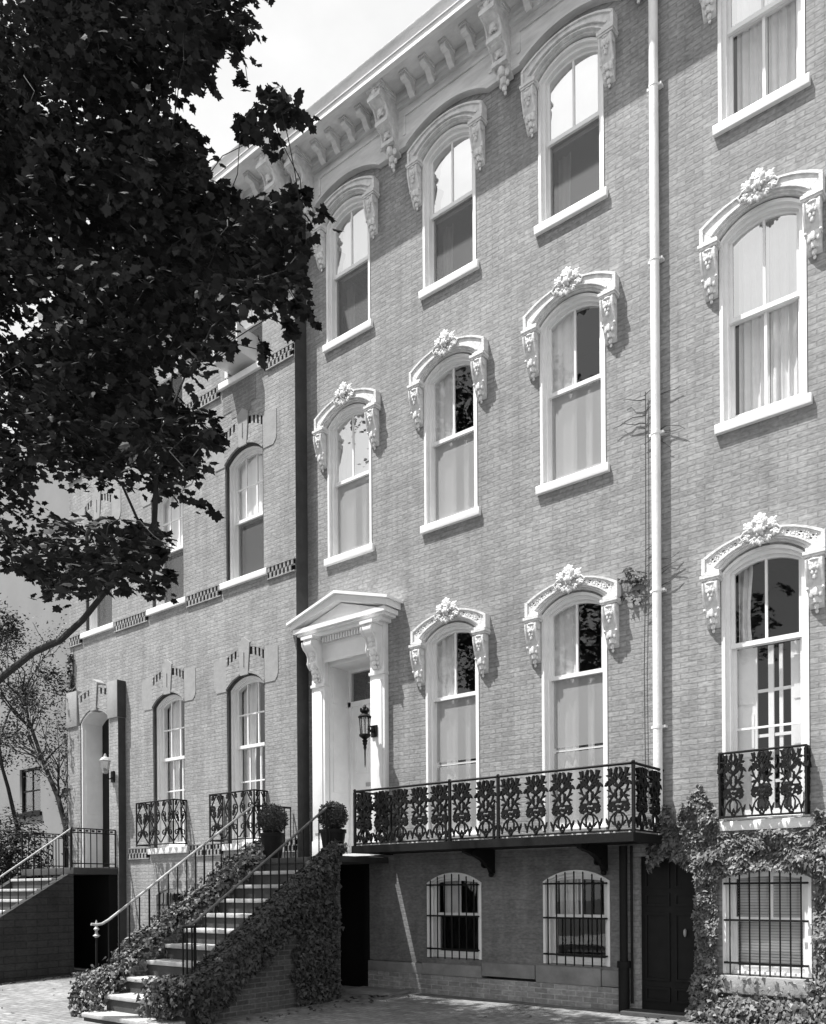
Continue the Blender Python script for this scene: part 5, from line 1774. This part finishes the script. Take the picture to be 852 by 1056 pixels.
# ------------------------------------------------------------------ the maple in front
random.seed(33)
CLUMPS = [(-6.94,-4.82,5.94,0.2),(-7.03,-5.39,4.57,0.18),(-7.53,-5.02,9.13,0.33),(-6.08,-5.61,9.15,0.28),(-8.64,-5.14,5.21,0.35),(-5.36,-6,7.82,0.17),(-4.78,-5.61,7.37,0.18),(-7.73,-5.62,4.56,0.15),(-8,-5.88,9.4,0.12),(-6.9,-6.03,6.18,0.29),(-5.82,-5.44,7.42,0.17),(-5.21,-5.43,6.41,0.17),(-5.87,-6.09,5.25,0.26),(-9.63,-5.66,6.18,0.36),(-5.64,-5.92,8.62,0.26),(-7.29,-6.23,4.32,0.07),(-4.78,-5.36,6.9,0.09),(-5.65,-6.11,4.82,0.22),(-9.44,-4.4,7.92,0.4),(-7.52,-5.55,4.75,0.32),(-7.43,-5.68,8.22,0.31),(-10.97,-4.76,12.01,0.42),(-6.36,-5.57,7.25,0.29),(-6.28,-5.9,6.93,0.28),(-8.74,-5.73,8.13,0.34),(-6.92,-5.37,5.78,0.31),(-7.47,-5.74,7.7,0.31),(-6.14,-5.84,7.33,0.27),(-6.3,-4.73,7.97,0.12),(-9.53,-4.61,8.77,0.39),(-5.26,-5.99,5.65,0.15),(-7.39,-4.79,9.19,0.34),(-5.05,-5.05,6.36,0.07),(-7.72,-4.88,6.49,0.34),(-6.4,-5.38,5.95,0.07),(-6.49,-5.16,5.46,0.08),(-5.28,-5.71,8.46,0.22),(-6.65,-5.72,5.97,0.29),(-9.55,-5.59,8.33,0.36),(-9.77,-5.43,10.89,0.37),(-7.79,-5.94,8.96,0.12),(-7.74,-4.9,8.48,0.34),(-7.71,-4.37,9.74,0.19),(-10.11,-5.5,9.11,0.38),(-8.71,-4.5,11.08,0.38),(-8.33,-4.9,11.07,0.35),(-6.79,-5.11,4.51,0.08),(-8.31,-4.93,10.33,0.24),(-7.27,-4.84,4.7,0.08),(-7.58,-4.39,8.9,0.35),(-11.23,-4.98,12.32,0.42),(-6.88,-4.87,9.52,0.16),(-5.13,-5.22,7.01,0.25),(-10.63,-4.25,11.03,0.43),(-8.28,-4.94,4.88,0.13),(-7.86,-4.23,9.77,0.36),(-6.77,-5.43,7.48,0.3),(-7.43,-5.78,7.23,0.31),(-6.06,-5.47,6.96,0.28),(-9.99,-5.51,8.15,0.38),(-7.78,-5.72,8.67,0.32),(-6.98,-4.84,7.57,0.32),(-5.39,-6.04,4.92,0.18),(-8.36,-5.05,9.25,0.35),(-8.11,-4.66,8.94,0.36),(-7.81,-4.92,5.07,0.31),(-7.65,-4.6,11.01,0.35),(-8.27,-4.73,7.54,0.36),(-7.48,-4.36,8.02,0.35),(-8.97,-4.47,9.27,0.38),(-10.41,-4.51,10.71,0.42),(-10.34,-5.15,6.23,0.4),(-8.42,-4.59,9.65,0.37),(-7.36,-5.1,7.14,0.33),(-8.55,-4.95,10.38,0.09),(-6.83,-4.7,10.31,0.32),(-6.89,-4.48,10.38,0.28),(-10.46,-4.39,8.04,0.42),(-5.79,-5.71,6.85,0.27),(-5.59,-5.81,8.51,0.26),(-6.67,-5.9,8.99,0.28),(-7.42,-4.67,6.15,0.32),(-9.13,-5.43,8.5,0.36),(-7.75,-4.31,8.11,0.36),(-8.57,-4.74,11.21,0.37),(-9.54,-5.17,7.44,0.38),(-5.42,-4.88,6.41,0.07),(-5.11,-5.76,6.01,0.25),(-9.78,-4.67,9.7,0.4),(-9.6,-5.03,6.94,0.38),(-8.42,-5.98,6.41,0.32),(-8.89,-5.6,7.24,0.09),(-4.99,-5.42,6.31,0.14),(-6.14,-4.69,9.84,0.08),(-12.22,-4.29,13.09,0.47),(-5.9,-5.58,7.29,0.28),(-7.75,-5.43,6.74,0.32),(-7.3,-4.99,6.9,0.33),(-5.07,-5.83,6.52,0.25),(-8.87,-5.93,9.53,0.34),(-5.78,-4.63,7.11,0.17),(-12.59,-4.4,10.4,0.47),(-6.48,-5.16,7.42,0.3),(-8.81,-5.71,9.96,0.34),(-9.13,-4.42,9.43,0.39),(-8.85,-5.5,9.49,0.35),(-8.63,-5.58,9.11,0.34),(-8.45,-4.34,11.63,0.37),(-7.74,-5.32,4.79,0.26),(-8.91,-5.62,6.75,0.35),(-5.22,-5.94,4.97,0.1),(-8.31,-5.59,10.57,0.18),(-12.07,-4.25,10.85,0.46),(-7.98,-5.16,8.88,0.34),(-8.94,-4.95,6.62,0.37),(-10.15,-4.79,10.8,0.4),(-12.03,-4.6,13.51,0.45),(-7.9,-5.01,10.63,0.34),(-6.87,-5.87,9.02,0.29),(-6.08,-4.32,7.35,0.14),(-8.76,-5.91,9.23,0.33),(-7.14,-5.54,9.63,0.31),(-6.51,-5.91,7.65,0.28),(-6.55,-5.44,9.21,0.3),(-9.26,-5.03,11.7,0.27),(-6.99,-5.32,6.74,0.31),(-7.24,-4.58,6.24,0.19),(-9.49,-4.51,9.08,0.39),(-8.43,-5.44,10.19,0.15),(-10.81,-4.82,6.99,0.42),(-7.12,-5.85,8.99,0.18),(-8.67,-5.23,10.7,0.35),(-5.69,-5.89,7.52,0.19),(-5.45,-5.64,8.53,0.22),(-8.43,-4.65,9.43,0.36),(-6.64,-5.31,4.77,0.08),(-5.74,-5.2,6.27,0.07),(-6.68,-5.88,8.69,0.29),(-9.43,-4.63,11.81,0.39),(-11.13,-4.45,10.63,0.44),(-8.57,-5.35,8.31,0.35),(-8.54,-4.95,11.32,0.36),(-8.92,-5.69,7.61,0.09),(-7.09,-4.31,8.1,0.34),(-8.39,-4.62,8.56,0.36),(-5.96,-4.25,7.09,0.12),(-7.44,-4.53,10.35,0.34),(-9.05,-4.24,11.95,0.39),(-10.64,-5.13,8.29,0.24),(-4.75,-5.61,6.51,0.25),(-6.94,-5.83,5.47,0.21),(-9.6,-4.23,10.82,0.41),(-4.59,-5.93,5.81,0.1),(-10.24,-4.71,11.99,0.41),(-5.79,-4.57,8.75,0.12),(-9.22,-4.61,7.21,0.38),(-8.01,-5.08,10.88,0.34),(-7.8,-5.44,10.34,0.33),(-8.56,-4.73,8.33,0.37),(-6.2,-5.69,5.04,0.13),(-6.56,-5.22,6,0.08),(-7.31,-5.84,9.4,0.3),(-8.92,-4.64,7.81,0.38),(-6.98,-6.08,5.58,0.29),(-8.04,-5.63,4.55,0.08),(-7.54,-5.3,10.43,0.32),(-8.46,-4.76,10.77,0.36),(-6.32,-5.54,5.58,0.21),(-4.9,-5.45,7.54,0.15),(-9.93,-4.45,8,0.41),(-10.32,-4.71,7.94,0.41),(-9.27,-4.98,11.42,0.37),(-5.85,-5.23,7.14,0.28),(-5.86,-5.96,4.31,0.1),(-10.09,-4.3,8.26,0.42),(-8.02,-5.79,10.18,0.12),(-6.03,-5.71,5.99,0.25),(-9.81,-4.86,7.96,0.23),(-4.92,-6.12,4.79,0.07),(-5.48,-4.75,8.28,0.07),(-4.69,-5.82,5.97,0.15),(-8.15,-5.87,6.67,0.24),(-5.71,-5.27,8.81,0.07),(-6,-5.79,7.1,0.27),(-7.13,-4.77,8.3,0.33),(-7.61,-4.89,4.73,0.09),(-10.62,-4.98,6.96,0.41),(-8.46,-5.14,10.43,0.23),(-9.02,-4.59,6.76,0.38),(-6.39,-5.39,7.97,0.29),(-8.17,-4.8,9.7,0.35),(-8.11,-4.32,8.98,0.37),(-9.79,-5.64,6.39,0.37),(-10.67,-5.18,10.75,0.4),(-6.66,-5.9,6.6,0.28),(-6.43,-5.85,6.77,0.28),(-8.29,-5.34,4.81,0.18),(-6.88,-5.29,9.71,0.31),(-5.97,-4.93,7.28,0.3),(-5.33,-5.96,8.25,0.25),(-6.61,-4.43,8.01,0.33),(-8.82,-5.55,6.01,0.15),(-8.37,-5.51,8.16,0.34),(-7.86,-4.8,9.21,0.35),(-9.72,-5.18,10.8,0.38),(-11.83,-4.38,10.82,0.45),(-4.35,-5.97,6.93,0.11),(-6.01,-5.57,8.49,0.18),(-10.41,-5.23,11.06,0.39),(-7.9,-5.6,5.87,0.17),(-6.8,-5.35,4.35,0.08),(-10.68,-4.84,12.07,0.41),(-7.94,-5.14,8.51,0.34),(-5.71,-6,5.1,0.25),(-5.74,-6.18,5.15,0.25),(-5.82,-5.09,7.2,0.29),(-5.11,-6.23,4.53,0.06),(-7.57,-5.46,10.2,0.32),(-8.55,-4.45,7.23,0.37),(-8.68,-4.72,8.03,0.37),(-7.03,-6.4,4.33,0.14),(-7.27,-5.29,5.89,0.32),(-6.51,-5.99,4.36,0.26),(-9.74,-5.11,9.56,0.38),(-6.73,-5.18,8.8,0.13),(-9.81,-5.38,11.28,0.38),(-9.69,-4.59,10.42,0.4),(-6.84,-4.87,8,0.32),(-10.14,-4.42,10.87,0.41),(-5.97,-6.17,4.31,0.17),(-6.33,-4.43,7.38,0.13),(-9.11,-5.81,7.25,0.22),(-9.97,-5.17,11.7,0.13),(-6.35,-4.84,9.63,0.15),(-10.47,-5.35,6.78,0.39),(-4.56,-5.72,6.02,0.15),(-10.74,-4.88,9.63,0.41),(-6.91,-5.36,6.02,0.31),(-5.24,-6.25,4.02,0.06),(-8.88,-5.03,8.19,0.23),(-5.55,-4.81,6.5,0.07),(-8.2,-4.81,6.08,0.11),(-7.79,-5.53,9.77,0.32),(-6.66,-6,4.58,0.26),(-7.91,-4.25,11.22,0.36),(-8.48,-4.79,7.18,0.36),(-10.9,-4.71,12.67,0.12),(-5.84,-6.34,4.35,0.09),(-6.95,-5.25,9.49,0.31),(-8.15,-4.62,10.73,0.36),(-7.74,-5.01,9.1,0.34),(-4.4,-5.62,6.17,0.06),(-6.1,-5.84,4.34,0.18),(-8.58,-4.35,8.79,0.38),(-6.28,-5.49,6.75,0.29),(-10.48,-4.75,11.31,0.41),(-7.09,-4.2,10.38,0.09),(-8.31,-5.84,9.49,0.22),(-8.46,-4.52,7.41,0.37),(-7.83,-6,6.01,0.31),(-6.41,-5.36,8.25,0.29),(-8.61,-6,6.14,0.33),(-7.35,-4.43,7.88,0.35),(-9.07,-4.24,9.29,0.39),(-10.57,-4.76,7.84,0.41),(-6.96,-4.3,10.88,0.29),(-7.89,-5.33,6.11,0.33),(-5.67,-5.11,8.5,0.07),(-11.4,-4.94,6.98,0.43),(-6.05,-5.78,6.6,0.27),(-6.08,-4.51,8.73,0.12),(-7.41,-5.98,8.25,0.3),(-6.94,-4.67,6.99,0.17),(-6.7,-5.45,7.32,0.3),(-6.19,-4.93,7.74,0.21),(-6.27,-4.76,7.46,0.31),(-11.72,-4.49,11.72,0.45),(-6.09,-5.96,6.3,0.27),(-7.18,-4.68,6.23,0.13),(-7.48,-4.41,11.01,0.35),(-8.86,-5.82,8.73,0.34),(-7.2,-5.6,9.46,0.31),(-5.27,-5.7,6.73,0.26),(-7.61,-5.04,5.91,0.33),(-8.01,-4.94,6.78,0.35),(-7.08,-5.41,8.94,0.31),(-9.5,-4.78,7.24,0.39),(-8.36,-4.91,10.69,0.36),(-7.45,-5.48,9.38,0.19),(-10.62,-5.23,11.44,0.4),(-10.19,-5.01,12.42,0.16),(-6.18,-6.39,4.16,0.26),(-8.07,-5.89,10.27,0.12),(-6.25,-5.42,5.38,0.17),(-6.53,-4.35,7.78,0.33),(-5.83,-5.69,6.25,0.27),(-10.08,-4.53,10.53,0.41),(-9.29,-5.6,7.77,0.12),(-5.36,-5.86,5.69,0.08),(-5.61,-5.42,6.96,0.27),(-7.04,-5.93,5.87,0.29),(-7.47,-4.85,10.25,0.34),(-10.52,-5.15,8.71,0.4),(-6.94,-5.5,9.02,0.3),(-7.99,-4.79,10.71,0.35),(-7.58,-5.84,8.35,0.31),(-6.95,-6.02,4.43,0.29),(-11.78,-4.3,11.15,0.46),(-9.1,-5.62,8.96,0.35),(-5.32,-5.82,6.33,0.25),(-5.63,-6.35,4.28,0.06),(-8.26,-5.52,8.95,0.33),(-5.26,-5.38,6.35,0.08),(-7.23,-4.82,7.84,0.33),(-11.19,-4.42,10.01,0.44),(-8.8,-4.91,9.1,0.37),(-5.11,-5.8,8.21,0.15),(-10.83,-4.87,12.36,0.3),(-6.96,-6.06,5.9,0.29),(-6.99,-4.46,7.56,0.34),(-5.4,-5.15,8.22,0.07),(-7.08,-5.87,6.2,0.3),(-5.84,-4.59,7.79,0.3),(-10.16,-4.95,6.92,0.4),(-6.58,-5.69,7.98,0.29),(-6.66,-5.82,4.42,0.22),(-8.54,-5.28,7.09,0.35),(-10.53,-5.18,6.41,0.4),(-9.21,-4.95,8.34,0.16),(-7.25,-5.09,4.97,0.14),(-8.82,-4.9,9.31,0.37),(-6.94,-6.47,4.28,0.12),(-7.3,-5.05,8.82,0.33),(-12.46,-4.22,12.63,0.47),(-5.63,-5.18,8.1,0.11),(-9.46,-5.65,10.62,0.36),(-7.6,-5.8,9.69,0.31),(-7.67,-5.68,9.83,0.32),(-4.97,-5.98,5.94,0.24),(-4.97,-5.31,5.99,0.07),(-5.65,-5.93,7.29,0.26),(-7.59,-5.78,7.42,0.31),(-9.75,-5.34,10.15,0.38),(-5.61,-4.49,7.07,0.08),(-7.81,-5.43,8.11,0.33),(-9.82,-5.6,7.67,0.37),(-9.85,-5.59,9.65,0.37),(-9.28,-5.08,7.15,0.37),(-7.33,-5.86,5.71,0.3),(-7.04,-4.88,6.17,0.1),(-7.01,-5.32,5,0.08),(-5.47,-5.66,8.37,0.18),(-6.34,-5.83,6.36,0.28),(-5.89,-5.14,7.6,0.11),(-8.85,-4.91,7.79,0.11),(-5.85,-5.5,7.53,0.1),(-7.76,-4.88,7.09,0.34),(-10.03,-4.99,9.07,0.39),(-10.75,-4.33,12.57,0.43),(-10,-5.47,8.42,0.38),(-9.37,-5.71,9.53,0.36),(-5.85,-6.37,4.15,0.25),(-8.26,-5.06,6.59,0.35),(-9.92,-5.49,10.27,0.38),(-4.79,-5.54,6.34,0.18),(-6,-5.36,5.51,0.12),(-7.79,-4.58,6.13,0.3),(-6.59,-5.09,9.73,0.31),(-6.77,-4.77,8.38,0.18),(-8.31,-4.96,7.17,0.35),(-6.33,-4.94,5.88,0.08),(-9.35,-4.94,7.6,0.38),(-8.84,-5.86,6.07,0.34),(-7.88,-4.7,7.73,0.35),(-6.78,-4.31,7.81,0.34),(-8.96,-4.22,8.14,0.39),(-9.43,-4.49,7.11,0.39),(-10.2,-5.13,6.63,0.39),(-7.49,-4.78,5.83,0.19),(-10.12,-4.89,8.87,0.24),(-11.99,-4.36,10.53,0.46),(-7.91,-5.34,5.88,0.13),(-7.27,-5.11,6.44,0.31),(-6.99,-5.92,6.83,0.29),(-7.59,-6.04,4.6,0.19),(-7.24,-4.39,7.34,0.21),(-6.71,-5.53,7.87,0.3),(-6.93,-5.78,9.64,0.29),(-10.62,-4.62,10.6,0.42),(-4.59,-5.55,6.64,0.1),(-8.38,-5.22,6.99,0.35),(-9.11,-5.52,7.83,0.12),(-7.7,-6.13,5.41,0.12),(-7.29,-5.31,5.71,0.22),(-9.29,-5.72,5.34,0.27),(-12.93,-4.22,12.58,0.49),(-6.48,-4.79,5.82,0.08),(-10.8,-5.16,10.4,0.41),(-5.85,-5.85,7.34,0.27),(-7.56,-5.18,7.35,0.33),(-7.43,-5.71,4.55,0.24),(-6.94,-5.57,9.24,0.3),(-7.35,-4.94,6.45,0.24),(-10.33,-5.27,11.44,0.39),(-9.95,-5.54,7.12,0.37),(-8.98,-5.11,9.42,0.36),(-11.82,-4.4,13.33,0.45),(-7.31,-4.72,8.94,0.34),(-11.29,-4.79,6.21,0.37),(-6.14,-5.23,9.29,0.29),(-4.9,-5.65,5.61,0.06),(-9.05,-5.06,11.21,0.37),(-10.79,-4.39,9.78,0.43),(-10.03,-5.01,5.37,0.1),(-6.11,-5.94,4.48,0.08),(-10.9,-4.82,10.89,0.42),(-10.03,-5.38,9.56,0.38),(-9.54,-5.07,10.37,0.38),(-7.76,-5.26,8.97,0.33),(-8.14,-6.29,4.94,0.3),(-7.13,-4.7,7.71,0.33),(-6.87,-5.6,8.66,0.3),(-4.86,-5.26,6.99,0.08),(-10.13,-4.8,5.94,0.4),(-5.98,-5.46,7.38,0.28),(-8.45,-5.14,7.19,0.35),(-5.58,-4.57,7.28,0.07),(-6.83,-5.04,5.53,0.08),(-8.15,-5.72,7.96,0.33),(-9.78,-5.58,6.95,0.37)]
TB = Vector((-10.9, -6.15, -.2))
tree = thing('maple_tree', 'large dark maple overhanging the street from the left', 'tree', tuple(TB))
mb = MB()
trunk = [TB, Vector((-10.95, -6.1, 1.2)), Vector((-11.0, -5.95, 2.6)), Vector((-11.0, -5.8, 4.2)), Vector((-10.7, -5.6, 5.8)), Vector((-10.3, -5.4, 7.4)), Vector((-9.7, -5.25, 9.2)), Vector((-9.2, -5.1, 11.0)), Vector((-8.9, -5.0, 12.6))]
mb.tube(trunk, .20, 12, .05)
limb = [Vector(p) for p in ((-10.98, -5.95, 2.7), (-10.2, -5.65, 3.35), (-9.26, -5.55, 3.84), (-8.53, -5.55, 4.0), (-8.02, -5.55, 4.02), (-7.6, -5.55, 4.14), (-7.26, -5.55, 4.3), (-6.99, -5.55, 4.42), (-6.6, -5.55, 4.62))]
mb.tube(limb, .044, 9, .02)
nodes = [(p, .10) for p in trunk[3:]] + [(p, .04) for p in limb[5:]]
cl = sorted(CLUMPS, key=lambda c: min((Vector(c[:3]) - p).length for p, _ in nodes))
for c in cl:
    q = Vector(c[:3])
    p, r_ = min(nodes, key=lambda nd: (nd[0] - q).length + (0 if nd[1] > .02 else .0))
    L_ = (q - p).length
    m1 = p.lerp(q, .33) + rnd(.07 * L_) + Vector((0, 0, .08 * L_)); m2 = p.lerp(q, .68) + rnd(.07 * L_) + Vector((0, 0, .06 * L_))
    rr_ = max(.0045, min(.03, r_ * .70))
    mb.tube([p, m1, m2, q], rr_, 5, rr_ * .7)
    nodes.append((q, rr_))
mb.build('trunk', M['bark'], tree, org=tuple(TB))
lm = MB()
for x, y, z, r_ in CLUMPS:
    c = Vector((x, y, z))
    nl = int(20 + 850 * r_ * r_)
    for lay in range(max(1, nl // 14)):
        # one spray: leaves spread along a drooping twig, blades roughly level
        a = random.uniform(0, 6.283)
        d = Vector((math.cos(a), math.sin(a), random.uniform(-.35, .25)))
        o_ = c + rnd(r_ * .42)
        for k in range(14):
            s_ = (k + random.random()) / 14 * r_ * 1.25
            side = Vector((-d.y, d.x, 0)) * random.gauss(0, r_ * .28)
            p = o_ + d * (s_ - r_ * .3) + side + Vector((0, 0, -.35 * s_ * s_ / max(r_, .05) + random.gauss(0, .03)))
            nn = Vector((0, 0, 1)) + rnd(.38) + d * .25
            add_leaf(lm, p, nn, d + side * 2 + Vector((0, 0, -.45)) + rnd(.35), random.uniform(.055, .10), 'maple', random.uniform(.05, .3))
lm.build('crown', M['maple'], tree, org=tuple(TB), smooth=0)

# ------------------------------------------------------------------ litter on the pavement
random.seed(5)
mb = MB()
for k in range(420):
    q = random.random()
    if q < .35:
        x, y = random.uniform(-18, -15.2), -1.5 - abs(random.gauss(0, 1.0)) - max(0, random.uniform(0, 2.4))
        if x < -15.15 and y > -4.4: x = -15.0 + abs(random.gauss(0, .12)); y = random.uniform(-4.6, -.5)
    elif q < .6:
        x, y = -8.3 + abs(random.gauss(0, .25)), random.uniform(-3.8, -.2)
    elif q < .8:
        x, y = random.uniform(-4.2, -1.5), -.35 - abs(random.gauss(0, .25))
    else:
        x, y = random.uniform(-15, -1), random.uniform(-5.4, -.2)
        if -10.6 < x < -8.4: continue
    z = -.028 * max(0, -y) + .012
    add_leaf(mb, Vector((x, y, z)), Vector((0, 0, 1)) + rnd(.25), rnd(1), random.uniform(.03, .075), random.choice(('maple', 'ivy', 'small')), .2)
tag(mb.build('fallen_leaves', M['ivy_dark'], smooth=0), 'scattered fallen leaves on the brick pavement', 'leaves', kind='stuff')
